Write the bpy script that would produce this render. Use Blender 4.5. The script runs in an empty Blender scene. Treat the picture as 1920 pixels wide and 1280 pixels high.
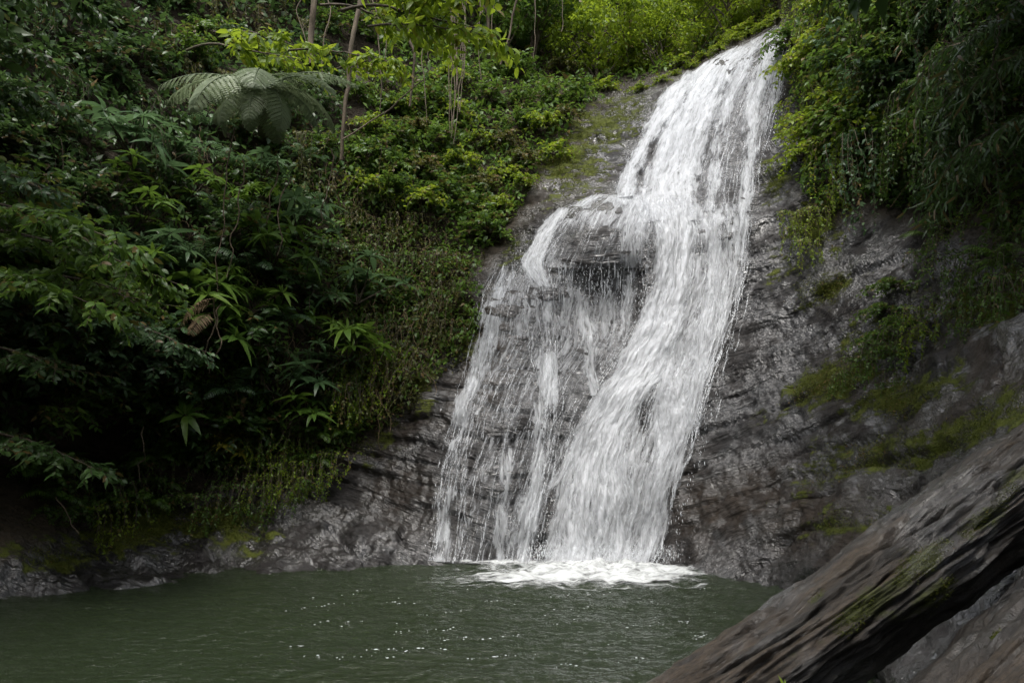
import bpy, math
import numpy as np
from mathutils import Matrix, Vector

# ------------------------------------------------------------------ camera
W, H, FPX = 1920.0, 1280.0, 1280.0          # photograph size, focal length in its pixels (24 mm on 36 mm)
PITCH = math.radians(9.3)
CAM = np.array([0.0, 0.0, 1.5])
sc = bpy.context.scene
COL = sc.collection
cam = bpy.data.cameras.new('camera')
cam.sensor_width = 36.0
cam.lens = 24.0
cam.clip_start = 0.05
cam.clip_end = 3000
cam_o = bpy.data.objects.new('camera', cam)
COL.objects.link(cam_o)
cam_o.location = CAM
cam_o.rotation_euler = (math.radians(90) + PITCH, 0, 0)
sc.camera = cam_o

# ------------------------------------------------------------------ light
SUN_ELEV, SUN_AZ = 64.0, 196.0               # azimuth from +Y towards +X
world = bpy.data.worlds.new('World')
sc.world = world
world.use_nodes = True
wt = world.node_tree
bg = wt.nodes['Background']
sky = wt.nodes.new('ShaderNodeTexSky')
sky.sky_type = 'NISHITA'
sky.sun_disc = False
sky.sun_elevation = math.radians(SUN_ELEV)
sky.sun_rotation = math.radians(SUN_AZ)
sky.air_density = 1.0
sky.dust_density = 4.0
sky.ozone_density = 1.0
hsv = wt.nodes.new('ShaderNodeHueSaturation')
hsv.inputs['Saturation'].default_value = 0.40   # overcast: a nearly white sky
wt.links.new(sky.outputs[0], hsv.inputs['Color'])
wt.links.new(hsv.outputs[0], bg.inputs['Color'])
bg.inputs['Strength'].default_value = 0.14
sun = bpy.data.lights.new('sun', 'SUN')
sun.energy = 1.5
sun.angle = math.radians(24)
sun.color = (1.0, 0.97, 0.91)
sun_o = bpy.data.objects.new('sun', sun)
COL.objects.link(sun_o)
_e, _a = math.radians(SUN_ELEV), math.radians(SUN_AZ)
sdir = Vector((math.cos(_e) * math.sin(_a), math.cos(_e) * math.cos(_a), math.sin(_e)))
sun_o.rotation_euler = sdir.to_track_quat('Z', 'Y').to_euler()
sun_o.location = (0, 0, 40)
vs = sc.view_settings
vs.view_transform = 'Standard'
vs.look = 'None'
vs.exposure = 1.08
vs.gamma = 1.0
vs.use_curve_mapping = False
cy = sc.cycles
cy.max_bounces = 7
cy.diffuse_bounces = 3
cy.glossy_bounces = 3
cy.transmission_bounces = 4
cy.transparent_max_bounces = 14
cy.use_denoising = True
cy.caustics_reflective = False
cy.caustics_refractive = False
cy.sample_clamp_indirect = 6.0

# ------------------------------------------------------------------ numpy helpers
rng = np.random.default_rng(11)
U32 = np.uint32

def _hash(ix, iy, iz, seed):
    with np.errstate(over='ignore'):
        h = (ix.astype(np.int64).astype(U32) * U32(374761393) + iy.astype(np.int64).astype(U32) * U32(668265263)
             + iz.astype(np.int64).astype(U32) * U32(2147483647) + U32((seed * 144665) & 0xffffffff))
        h = (h ^ (h >> U32(13))) * U32(1274126177)
        h = (h ^ (h >> U32(16))) * U32(2246822519)
        h = h ^ (h >> U32(15))
    return h.astype(np.float64) / 4294967295.0

def vnoise(p, seed=0):
    """value noise in [-1, 1] at points p (n,3)"""
    i = np.floor(p)
    f = p - i
    f = f * f * f * (f * (f * 6 - 15) + 10)
    x, y, z = i[:, 0], i[:, 1], i[:, 2]
    out = 0
    for dx in (0, 1):
        wx = f[:, 0] if dx else 1 - f[:, 0]
        for dy in (0, 1):
            wy = f[:, 1] if dy else 1 - f[:, 1]
            for dz in (0, 1):
                wz = f[:, 2] if dz else 1 - f[:, 2]
                out = out + wx * wy * wz * _hash(x + dx, y + dy, z + dz, seed)
    return out * 2 - 1

def fbm(p, octv=4, seed=0, gain=0.5):
    s, a, t = 0, 1.0, 0
    q = p.copy()
    for k in range(octv):
        s = s + a * vnoise(q, seed + k * 17)
        t += a
        a *= gain
        q = q * 2.03 + 3.7
    return s / t

def sstep(a, b, x):
    t = np.clip((x - a) / (b - a), 0, 1)
    return t * t * (3 - 2 * t)

def norm(v):
    return v / np.maximum(np.linalg.norm(v, axis=-1, keepdims=True), 1e-9)

CP, SP = math.cos(PITCH), math.sin(PITCH)

def ray(px, py):
    u = (np.asarray(px, float) - W / 2) / FPX
    v = -(np.asarray(py, float) - H / 2) / FPX
    return np.stack([u + 0 * v, CP - SP * v + 0 * u, SP + CP * v + 0 * u], -1)

def at(px, py, Y):
    """world point seen at a pixel of the photograph, Y metres ahead"""
    d = ray(px, py)
    return CAM + d * (np.asarray(Y, float) / d[..., 1])[..., None]

def to_px(P):
    q = np.asarray(P, float) - CAM
    fwd = q[..., 1] * CP + q[..., 2] * SP
    up = -q[..., 1] * SP + q[..., 2] * CP
    return W / 2 + FPX * q[..., 0] / fwd, H / 2 - FPX * up / fwd

def mk_mesh(name, V, F, attrs=None, smooth=True):
    """F: (m,k) int array, or a list of such arrays"""
    if not isinstance(F, (list, tuple)):
        F = [F]
    F = [np.asarray(f, np.int32) for f in F if len(f)]
    me = bpy.data.meshes.new(name)
    V = np.asarray(V, np.float32)
    me.vertices.add(len(V))
    me.vertices.foreach_set('co', V.ravel())
    nl = sum(f.size for f in F)
    npoly = sum(len(f) for f in F)
    me.loops.add(nl)
    me.loops.foreach_set('vertex_index', np.concatenate([f.ravel() for f in F]))
    me.polygons.add(npoly)
    starts, o = [], 0
    for f in F:
        starts.append(o + np.arange(len(f)) * f.shape[1])
        o += f.size
    me.polygons.foreach_set('loop_start', np.concatenate(starts).astype(np.int32))
    if smooth:
        me.polygons.foreach_set('use_smooth', np.ones(npoly, bool))
    for k, a in (attrs or {}).items():
        a = np.asarray(a, np.float32)
        if a.ndim == 1:
            me.attributes.new(k, 'FLOAT', 'POINT').data.foreach_set('value', a)
        else:
            me.attributes.new(k, 'FLOAT_VECTOR', 'POINT').data.foreach_set('vector', a.ravel())
    me.update(calc_edges=True)
    me.validate()
    return me

def grid_faces(nr, nc):
    i = np.arange(nr * nc).reshape(nr, nc)
    return np.stack([i[:-1, :-1], i[1:, :-1], i[1:, 1:], i[:-1, 1:]], -1).reshape(-1, 4)

def link(name, me, mat=None, parent=None):
    o = bpy.data.objects.new(name, me)
    COL.objects.link(o)
    if mat is not None and me is not None and not me.materials:
        me.materials.append(mat)
    if parent is not None:
        o.parent = parent
    return o

def tag(o, label=None, cat=None, group=None, kind=None):
    if label: o['label'] = label
    if cat: o['category'] = cat
    if group: o['group'] = group
    if kind: o['kind'] = kind
    return o

class Geo:
    """collects triangle geometry with a per-vertex tint"""
    def __init__(s): s.V, s.F, s.T, s.n = [], [], [], 0
    def add(s, V, F, T=0.0):
        s.V.append(V); s.F.append(np.asarray(F) + s.n)
        s.T.append(np.broadcast_to(np.asarray(T, float), (len(V),)))
        s.n += len(V)
    def mesh(s, name, smooth=True):
        return mk_mesh(name, np.concatenate(s.V), np.concatenate(s.F), {'tint': np.concatenate(s.T)}, smooth)

def leaf_geo(B, D, N, L, Wd, droop=0.3, rows=2, fold=0.25, tint=None, broad=0.4):
    """many leaves at once: base, direction, face normal, length, width"""
    n = len(B)
    L = np.broadcast_to(L, (n,)); Wd = np.broadcast_to(Wd, (n,)); droop = np.broadcast_to(droop, (n,))
    D = norm(D)
    S = norm(np.cross(D, N))
    N = np.cross(S, D)
    if rows == 1: sv, wv = [broad], [1.0]
    elif rows == 2: sv, wv = [broad * .62, broad * 1.62], [0.92, 0.86]
    else: sv, wv = [.16, .42, .75], [.72, 1.0, .66]
    cols = [B]
    def pt(s): return B + D * (L * s)[:, None] - N * (droop * L * s * s)[:, None]
    for s, w in zip(sv, wv):
        p = pt(np.full(n, s))
        hw = (Wd * .5 * w)[:, None]
        cols += [p - S * hw + N * hw * fold, p, p + S * hw + N * hw * fold]
    cols.append(pt(np.ones(n)))
    k = len(cols)
    V = np.stack(cols, 1).reshape(-1, 3)
    f = [(0, 2, 1), (0, 3, 2)]
    for r in range(len(sv) - 1):
        a, b = 1 + 3 * r, 4 + 3 * r
        f += [(a, a + 1, b + 1), (a, b + 1, b), (a + 1, a + 2, b + 2), (a + 1, b + 2, b + 1)]
    a = 1 + 3 * (len(sv) - 1)
    f += [(a, a + 1, k - 1), (a + 1, a + 2, k - 1)]
    F = (np.array(f)[None] + (np.arange(n) * k)[:, None, None]).reshape(-1, 3)
    if tint is None: tint = rng.random(n)
    return V, F, np.repeat(tint, k)

def tube(P, R, sides=6):
    P = np.asarray(P, float)
    n = len(P)
    R = np.broadcast_to(R, (n,))
    T = norm(np.gradient(P, axis=0))
    ref = np.array([0, 0, 1.0]) if abs(T[:, 2]).mean() < .8 else np.array([1.0, 0, 0])
    A = norm(np.cross(T, ref)); B = np.cross(T, A)
    th = np.arange(sides) * 2 * math.pi / sides
    V = P[:, None] + R[:, None, None] * (np.cos(th)[None, :, None] * A[:, None] + np.sin(th)[None, :, None] * B[:, None])
    i = np.arange(n * sides).reshape(n, sides)
    j = np.roll(i, -1, 1)
    q = np.stack([i[:-1], j[:-1], j[1:], i[1:]], -1).reshape(-1, 4)
    F = np.concatenate([q[:, [0, 1, 2]], q[:, [0, 2, 3]]])
    return V.reshape(-1, 3), F

def wobble(a, b, n, amp, seed, sag=0.0):
    t = np.linspace(0, 1, n)[:, None]
    p = np.asarray(a) * (1 - t) + np.asarray(b) * t
    q = np.concatenate([t * 3.0 + seed * 7.1, t * 0 + seed, t * 0], 1)
    w = np.stack([fbm(q + 9.3 * k, 3, seed + k) for k in range(3)], -1) * amp
    w *= np.sin(np.pi * np.clip(t, 0, 1)) ** .5
    p = p + w
    p[:, 2] -= sag * 4 * (t * (1 - t))[:, 0]
    return p

def rand_unit(n):
    v = rng.normal(size=(n, 3))
    return norm(v)

# ------------------------------------------------------------------ materials
def new_mat(name):
    m = bpy.data.materials.new(name)
    m.use_nodes = True
    nt = m.node_tree
    nt.nodes.clear()
    return m, nt, nt.nodes.new('ShaderNodeOutputMaterial')

class NB:
    def __init__(s, nt): s.nt = nt
    def n(s, t, **kw):
        nd = s.nt.nodes.new(t)
        for k, v in kw.items(): setattr(nd, k, v)
        return nd
    def put(s, sock, v):
        if isinstance(v, bpy.types.NodeSocket): s.nt.links.new(v, sock)
        elif v is not None:
            if isinstance(v, (tuple, list)) and len(v) == 3 and sock.type == 'RGBA': v = (*v, 1)
            sock.default_value = v
    def math(s, op, a, b=None, c=None, clamp=False):
        nd = s.n('ShaderNodeMath', operation=op, use_clamp=clamp)
        for k, v in enumerate((a, b, c)):
            if v is not None: s.put(nd.inputs[k], v)
        return nd.outputs[0]
    def mix(s, f, a, b, typ='MIX'):
        nd = s.n('ShaderNodeMix', data_type='RGBA', blend_type=typ)
        s.put(nd.inputs[0], f); s.put(nd.inputs[6], a); s.put(nd.inputs[7], b)
        return nd.outputs[2]
    def ss(s, x, a, b, lo=0.0, hi=1.0):
        nd = s.n('ShaderNodeMapRange', interpolation_type='SMOOTHSTEP')
        s.put(nd.inputs[0], x); s.put(nd.inputs[1], a); s.put(nd.inputs[2], b); s.put(nd.inputs[3], lo); s.put(nd.inputs[4], hi)
        return nd.outputs[0]
    def noise(s, vec, scale, detail=4, rough=.55, dist=0.0):
        nd = s.n('ShaderNodeTexNoise')
        s.put(nd.inputs['Vector'], vec); s.put(nd.inputs['Scale'], scale); s.put(nd.inputs['Detail'], detail)
        s.put(nd.inputs['Roughness'], rough); s.put(nd.inputs['Distortion'], dist)
        return nd.outputs['Fac']
    def voro(s, vec, scale, feature='F1', rnd=1.0):
        nd = s.n('ShaderNodeTexVoronoi', feature=feature)
        s.put(nd.inputs['Vector'], vec); s.put(nd.inputs['Scale'], scale); s.put(nd.inputs['Randomness'], rnd)
        return nd.outputs['Distance']
    def mapping(s, vec, scale=(1, 1, 1), loc=(0, 0, 0), rot=(0, 0, 0)):
        nd = s.n('ShaderNodeMapping')
        s.put(nd.inputs['Vector'], vec); nd.inputs['Scale'].default_value = scale
        nd.inputs['Location'].default_value = loc; nd.inputs['Rotation'].default_value = rot
        return nd.outputs[0]
    def attr(s, name, out='Fac'):
        return s.n('ShaderNodeAttribute', attribute_name=name).outputs[out]
    def pos(s): return s.n('ShaderNodeNewGeometry').outputs['Position']
    def obj(s): return s.n('ShaderNodeTexCoord').outputs['Object']
    def bump(s, h, strength, dist, normal=None):
        nd = s.n('ShaderNodeBump')
        s.put(nd.inputs['Height'], h); s.put(nd.inputs['Strength'], strength); s.put(nd.inputs['Distance'], dist)
        if normal is not None: s.put(nd.inputs['Normal'], normal)
        return nd.outputs[0]
    def bsdf(s, color, rough, normal=None, spec=0.5, ior=None, **kw):
        nd = s.n('ShaderNodeBsdfPrincipled')
        s.put(nd.inputs['Base Color'], color); s.put(nd.inputs['Roughness'], rough)
        s.put(nd.inputs['Specular IOR Level'], spec)
        if ior: nd.inputs['IOR'].default_value = ior
        if normal is not None: s.put(nd.inputs['Normal'], normal)
        for k, v in kw.items(): s.put(nd.inputs[k], v)
        return nd.outputs[0]
    def mixsh(s, f, a, b):
        nd = s.n('ShaderNodeMixShader')
        s.put(nd.inputs[0], f); s.nt.links.new(a, nd.inputs[1]); s.nt.links.new(b, nd.inputs[2])
        return nd.outputs[0]

def leaf_material(name, c0, c1, c2, rough=0.42, trans=0.35, spec=0.35, dead=0.03):
    """c0 dark, c1 middle, c2 light leaf colour; varies per leaf and per plant"""
    m, nt, out = new_mat(name)
    b = NB(nt)
    t = b.attr('tint')
    r = b.n('ShaderNodeObjectInfo').outputs['Random']
    f = b.math('ADD', b.math('MULTIPLY', t, .65), b.math('MULTIPLY', r, .35))
    cr = b.n('ShaderNodeValToRGB')
    e = cr.color_ramp.elements
    e[0].position, e[0].color = .12, (*c0, 1)
    e[1].position, e[1].color = .55, (*c1, 1)
    k = e.new(.92); k.color = (*c2, 1)
    nt.links.new(f, cr.inputs[0])
    col = cr.outputs[0]
    if dead:
        col = b.mix(b.math('GREATER_THAN', t, 1 - dead), col, (.14, .085, .03))
    mott = b.noise(b.obj(), 14, 2)
    col = b.mix(b.ss(mott, .3, .8, 0, .35), col, tuple(x * .55 for x in c1))
    s1 = b.bsdf(col, rough, spec=spec)
    tr = b.n('ShaderNodeBsdfTranslucent')
    nt.links.new(b.mix(.5, col, tuple(min(1, x * 1.9) for x in c2)), tr.inputs['Color'])
    nt.links.new(b.mixsh(trans, s1, tr.outputs[0]), out.inputs['Surface'])
    return m

M = {}
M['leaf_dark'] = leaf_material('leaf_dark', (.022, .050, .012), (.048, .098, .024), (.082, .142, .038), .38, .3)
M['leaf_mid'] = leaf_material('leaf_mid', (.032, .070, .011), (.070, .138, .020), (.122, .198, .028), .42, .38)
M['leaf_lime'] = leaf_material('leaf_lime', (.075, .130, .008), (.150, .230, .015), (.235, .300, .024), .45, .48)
M['leaf_olive'] = leaf_material('leaf_olive', (.040, .052, .010), (.078, .088, .016), (.13, .128, .026), .5, .3, dead=.05)
M['leaf_blue'] = leaf_material('leaf_blue', (.030, .066, .026), (.062, .118, .048), (.100, .168, .068), .36, .3)
M['frond'] = leaf_material('frond', (.115, .150, .080), (.165, .210, .115), (.220, .265, .150), .45, .3, dead=0)
M['leaf_yellow'] = leaf_material('leaf_yellow', (.12, .13, .012), (.19, .19, .018), (.26, .23, .03), .45, .4)
M['moss'] = leaf_material('moss', (.030, .042, .006), (.062, .078, .010), (.105, .118, .016), .6, .3, .2, dead=.02)
M['leaf_dry'] = leaf_material('leaf_dry', (.075, .050, .028), (.14, .098, .055), (.21, .155, .095), .7, .2, .2, dead=0)

def bark_material(name, c0, c1, moss=0.0):
    m, nt, out = new_mat(name)
    b = NB(nt)
    p = b.pos()
    n = b.noise(b.mapping(p, (9, 9, 1.6)), 2.0, 5, .6)
    col = b.mix(b.ss(n, .3, .7), c0, c1)
    if moss:
        col = b.mix(b.ss(b.noise(p, 2.3, 4), .55, .68, 0, moss), col, (.055, .07, .014))
    nt.links.new(b.bsdf(col, .75, b.bump(n, .6, .02), .3), out.inputs['Surface'])
    return m

M['bark'] = bark_material('bark', (.035, .026, .018), (.095, .075, .052), .5)
M['bark_pale'] = bark_material('bark_pale', (.07, .052, .036), (.16, .125, .088), .3)
M['root'] = bark_material('root', (.06, .045, .03), (.14, .105, .07), .1)

def rock_material():
    m, nt, out = new_mat('rock')
    b = NB(nt)
    p = b.pos()
    big = b.noise(p, .7, 4, .55)
    med = b.noise(p, 3.1, 5, .6)
    # bedding grain lies along the strata (attribute holds strata coordinates)
    st = b.attr('strata', 'Vector')
    grain = b.noise(b.mapping(st, (2.2, 2.2, 22)), 1.0, 6, .62)
    fine = b.noise(b.mapping(st, (15, 15, 24)), 1.0, 3, .55)
    crack = b.voro(b.mapping(st, (1.6, 1.6, 5.5)), 1.0, 'DISTANCE_TO_EDGE')
    col = b.mix(b.ss(b.math('ADD', b.math('MULTIPLY', med, .5), b.math('MULTIPLY', b.noise(b.mapping(st, (5, 5, 14)), 1.0, 4, .6), .5)), .38, .62), (.0045, .0045, .005), (.030, .028, .028))
    col = b.mix(b.ss(grain, .35, .75, 0, .5), col, (.026, .023, .021))
    brown = b.attr('brown')
    col = b.mix(b.math('MULTIPLY', brown, b.ss(b.math('ADD', big, b.math('MULTIPLY', med, .35)), .5, .82, 0, .7)), col, (.052, .038, .026))
    earth = b.attr('earth')
    col = b.mix(earth, col, b.mix(fine, (.018, .014, .009), (.062, .046, .027)))
    moss = b.attr('moss')
    mf = b.math('MULTIPLY', moss, 1.0)
    mn = b.math('ADD', b.math('MULTIPLY', b.math('SUBTRACT', b.noise(p, 3.4, 6, .7), .5), 3.2), b.math('MULTIPLY', b.math('SUBTRACT', grain, .5), 1.8))
    mm = b.math('MULTIPLY', b.ss(b.math('ADD', mf, mn), .42, .74), b.ss(mf, .05, .2))
    mcol = b.mix(b.noise(p, 8, 4), (.030, .040, .006), (.105, .120, .014))
    col = b.mix(mm, col, mcol)
    wet = b.ss(b.noise(p, 2.0, 4, .6), .38, .66)
    rough = b.math('ADD', b.math('MULTIPLY', wet, -.26), .52)
    rough = b.math('ADD', rough, b.math('MULTIPLY', fine, .12))
    rough = b.math('ADD', rough, b.math('MULTIPLY', b.math('MAXIMUM', mm, earth), .4), clamp=True)
    nrm = b.bump(grain, .9, .09)
    nrm = b.bump(fine, b.ss(b.noise(p, .9, 3), .38, .6, .2, 1.0), .055, nrm)
    nrm = b.bump(b.ss(crack, 0, .09), .35, .02, nrm)
    nrm = b.bump(b.math('MULTIPLY', mm, b.noise(p, 42, 3)), .7, .02, nrm)
    dry = b.math('MAXIMUM', mm, earth)
    coat = b.math('MULTIPLY', b.ss(b.noise(p, 1.8, 6, .7), .43, .53), b.math('SUBTRACT', 1.0, dry), clamp=True)
    nt.links.new(b.bsdf(col, rough, nrm, .3, **{'Coat Weight': coat, 'Coat Roughness': .10, 'Coat IOR': 1.85, 'Coat Normal': nrm}), out.inputs['Surface'])
    return m
M['rock'] = rock_material()

def wood_material():
    m, nt, out = new_mat('wood')
    b = NB(nt)
    g = b.attr('grain', 'Vector')        # metres: around, across, along
    p = b.pos()
    fib = b.noise(b.mapping(g, (42, 42, 13)), 1.0, 6, .72, .8)
    fib2 = b.noise(b.mapping(g, (12, 12, 4.2)), 1.0, 6, .68, 1.0)
    pat = b.noise(p, 1.9, 4, .6)
    col = b.mix(b.ss(fib2, .32, .68), (.008, .007, .0055), (.036, .028, .020))
    col = b.mix(b.ss(fib, .46, .58, 0, .65), col, (.030, .023, .017))
    bare = b.noise(b.mapping(g, (5, 5, .5)), 1.0, 4, .6, .5)
    col = b.mix(b.ss(bare, .5, .62, 0, .65), col, b.mix(fib, (.032, .022, .013), (.105, .072, .042)))
    col = b.mix(b.ss(pat, .48, .64, 0, .8), col, (.016, .015, .015))
    col = b.mix(b.ss(b.noise(p, 75, 4, .65), .38, .62, 0, .5), col, (.008, .007, .006))
    lines = b.noise(b.mapping(g, (55, 55, 2.2)), 1.0, 3, .5, .3)
    col = b.mix(b.ss(b.math('ABSOLUTE', b.math('SUBTRACT', lines, .5)), .0, .035, .75, 0), col, (.006, .005, .004))
    dark = b.attr('dark')
    col = b.mix(dark, col, (.020, .015, .011))
    mn = b.noise(p, 5.0, 5, .62)
    mm = b.math('MULTIPLY', b.ss(b.math('ADD', b.attr('moss'), b.math('MULTIPLY', b.math('SUBTRACT', mn, .5), 3.2)), .45, .8), b.ss(b.attr('moss'), .05, .2))
    col = b.mix(mm, col, b.mix(b.noise(p, 30, 3), (.014, .018, .004), (.050, .056, .010)))
    rough = b.math('ADD', b.ss(pat, .4, .62, .55, .24), b.math('MULTIPLY', mm, .35), clamp=True)
    nrm = b.bump(fib2, .6, .03)
    nrm = b.bump(fib, .9, .02, nrm)
    nrm = b.bump(b.noise(p, 45, 5, .7), .7, .012, nrm)
    nt.links.new(b.bsdf(col, rough, nrm, .5, **{'Coat Weight': b.ss(pat, .44, .56), 'Coat Roughness': .14, 'Coat Normal': nrm}), out.inputs['Surface'])
    return m
M['wood'] = wood_material()

def water_material():
    """pool: murky green body under a rippled reflecting surface"""
    m, nt, out = new_mat('pool_water')
    b = NB(nt)
    p = b.pos()
    n1 = b.noise(b.mapping(p, (1, 1.9, 1), rot=(0, 0, .12)), 7, 4, .6, .4)
    n2 = b.noise(b.mapping(p, (1, 1.6, 1)), 22, 3, .55, .3)
    nrm = b.bump(n1, 1.0, .06)
    nrm = b.bump(n2, .6, .014, nrm)
    dif = b.n('ShaderNodeBsdfDiffuse')
    nt.links.new(b.mix(b.noise(p, .45, 3), (.018, .027, .011), (.030, .042, .023)), dif.inputs['Color'])
    tr = b.n('ShaderNodeBsdfTransparent')
    tr.inputs['Color'].default_value = (.52, .56, .40, 1)
    body = b.mixsh(.68, tr.outputs[0], dif.outputs[0])
    gl = b.n('ShaderNodeBsdfGlossy')
    gl.inputs['Roughness'].default_value = .04
    nt.links.new(nrm, gl.inputs['Normal'])
    fr = b.n('ShaderNodeFresnel')
    fr.inputs['IOR'].default_value = 1.33
    nt.links.new(nrm, fr.inputs['Normal'])
    nt.links.new(b.mixsh(fr.outputs[0], body, gl.outputs[0]), out.inputs['Surface'])
    return m
M['pool'] = water_material()

def cascade_material():
    """aerated falling water: white where dense, broken into lace and threads where thin"""
    m, nt, out = new_mat('falling_water')
    b = NB(nt)
    fl = b.attr('flow', 'Vector')        # metres: across, along, layer
    cov = b.attr('cover')
    warp = b.noise(b.mapping(fl, (5, 2.2, 1)), 1.0, 3, .5)
    wv = b.n('ShaderNodeCombineXYZ')
    nt.links.new(b.math('MULTIPLY', b.math('SUBTRACT', warp, .5), .16), wv.inputs[0])
    nt.links.new(b.math('MULTIPLY', b.math('SUBTRACT', warp, .5), .30), wv.inputs[1])
    va = b.n('ShaderNodeVectorMath', operation='ADD')
    nt.links.new(fl, va.inputs[0]); nt.links.new(wv.outputs[0], va.inputs[1])
    f2 = va.outputs[0]
    band = b.noise(b.mapping(f2, (8, .6, 1)), 1.0, 4, .55)
    strk = b.noise(b.mapping(f2, (22, 2.3, 1)), 1.0, 5, .62)
    blob = b.noise(b.mapping(f2, (36, 8.5, 1)), 1.0, 5, .7)
    v = b.math('MULTIPLY', cov, 1.22)
    v = b.math('ADD', v, b.math('MULTIPLY', b.math('SUBTRACT', band, .5), 1.7))
    v = b.math('ADD', v, b.math('MULTIPLY', b.math('SUBTRACT', strk, .5), 1.8))
    v = b.math('ADD', v, b.math('MULTIPLY', b.math('SUBTRACT', blob, .5), 1.5))
    dense = b.ss(v, .14, 1.36)
    def ridge(sc_):
        nn = b.noise(b.mapping(f2, sc_), 1.0, 3, .5, .6)
        return b.math('SUBTRACT', 1.0, b.math('MULTIPLY', b.math('ABSOLUTE', b.math('SUBTRACT', nn, .5)), 9.0), clamp=True)
    threads = b.math('MAXIMUM', ridge((8, 1.1, 1)), b.math('MULTIPLY', ridge((13, 3.2, 1)), .8))
    threads = b.math('MULTIPLY', b.math('MULTIPLY', threads, b.ss(b.math('ADD', b.math('MULTIPLY', strk, .8), cov), .45, .95)), .8)
    a = b.math('MAXIMUM', dense, b.math('MULTIPLY', threads, b.ss(cov, .08, .45)))
    a = b.math('MULTIPLY', a, b.ss(cov, .0, .10))
    h = b.math('ADD', b.math('MULTIPLY', strk, .7), b.math('MULTIPLY', blob, .5))
    nrm = b.bump(h, 1.0, .09)
    white = b.bsdf((.74, .76, .79), .32, nrm, .4)
    tl = b.n('ShaderNodeBsdfTranslucent')
    tl.inputs['Color'].default_value = (.74, .76, .79, 1)
    w2 = b.mixsh(.22, white, tl.outputs[0])
    tr = b.n('ShaderNodeBsdfTransparent')
    nt.links.new(b.mixsh(a, tr.outputs[0], w2), out.inputs['Surface'])
    return m
M['cascade'] = cascade_material()

def drop_material():
    m, nt, out = new_mat('water_drops')
    b = NB(nt)
    nt.links.new(b.bsdf((.84, .87, .90), .2, None, .5), out.inputs['Surface'])
    return m
M['drops'] = drop_material()

def thread_material():
    m, nt, out = new_mat('water_threads')
    b = NB(nt)
    tr = b.n('ShaderNodeBsdfTransparent')
    a = b.ss(b.noise(b.mapping(b.pos(), (50, 50, 6)), 1.0, 3, .6), .3, .7, .03, .55)
    nt.links.new(b.mixsh(a, tr.outputs[0], b.bsdf((.68, .71, .74), .25, None, .5)), out.inputs['Surface'])
    return m
M['threads'] = thread_material()

def foam_material():
    m, nt, out = new_mat('foam')
    b = NB(nt)
    p = b.pos()
    cov = b.attr('cover')
    n1 = b.noise(b.mapping(p, (2.6, 7.5, 1)), 1.0, 6, .66, .8)
    n2 = b.noise(b.mapping(p, (9, 24, 1)), 1.0, 4, .6)
    v = b.math('ADD', b.math('MULTIPLY', cov, 1.5), b.math('ADD', b.math('MULTIPLY', b.math('SUBTRACT', n1, .5), 3.4), b.math('MULTIPLY', b.math('SUBTRACT', n2, .5), 1.6)))
    a = b.math('MULTIPLY', b.ss(v, .42, 1.75), b.ss(cov, 0, .12))
    tr = b.n('ShaderNodeBsdfTransparent')
    w = b.bsdf((.60, .62, .62), .5, b.bump(n2, 1.0, .06), .3)
    nt.links.new(b.mixsh(a, tr.outputs[0], w), out.inputs['Surface'])
    return m
M['foam'] = foam_material()

def ground_material():
    m, nt, out = new_mat('bed')
    b = NB(nt)
    p = b.pos()
    st = b.voro(p, 7, 'F1')
    col = b.mix(b.ss(b.noise(p, 1.4, 4), .3, .7), (.045, .036, .022), (.11, .085, .05))
    col = b.mix(b.ss(st, .1, .5, 0, .6), col, (.03, .026, .018))
    nt.links.new(b.bsdf(col, .8, b.bump(st, .6, .05), .3), out.inputs['Surface'])
    return m
M['bed'] = ground_material()

# ------------------------------------------------------------------ the cliff: one sheet of rock round the pool
def on_water(px, py):
    d = ray(px, py)
    return float((0 - CAM[2]) / d[2] * d[1])
CTRL = []
WATERLINE = [(0, 1122), (110, 1112), (220, 1101), (330, 1090), (480, 1077), (640, 1065), (820, 1057), (1000, 1055), (1120, 1056), (1230, 1060),
             (1300, 1074), (1390, 1086), (1480, 1112), (1560, 1200), (1620, 1320)]
for px, py in WATERLINE:
    Y = on_water(px, py)
    CTRL.append((px, py, Y))
    P = at(px, py, Y)
    for dz, dy in ((-.45, -.22), (-1.2, -.5)):
        q = P * np.array([1, 1, 1]) ; q = q * (1 + dy / Y); q[2] = dz
        u, v = to_px(q)
        CTRL.append((float(u), float(v), float(q[1])))
for X, Y, z in ((-6.0, 5.0, 0), (-6.1, 3.6, 0), (-5.9, 4.9, -1.0), (-6, 3.5, -1)):
    u, v = to_px((X, Y, z)); CTRL.append((float(u), float(v), Y))
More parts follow.
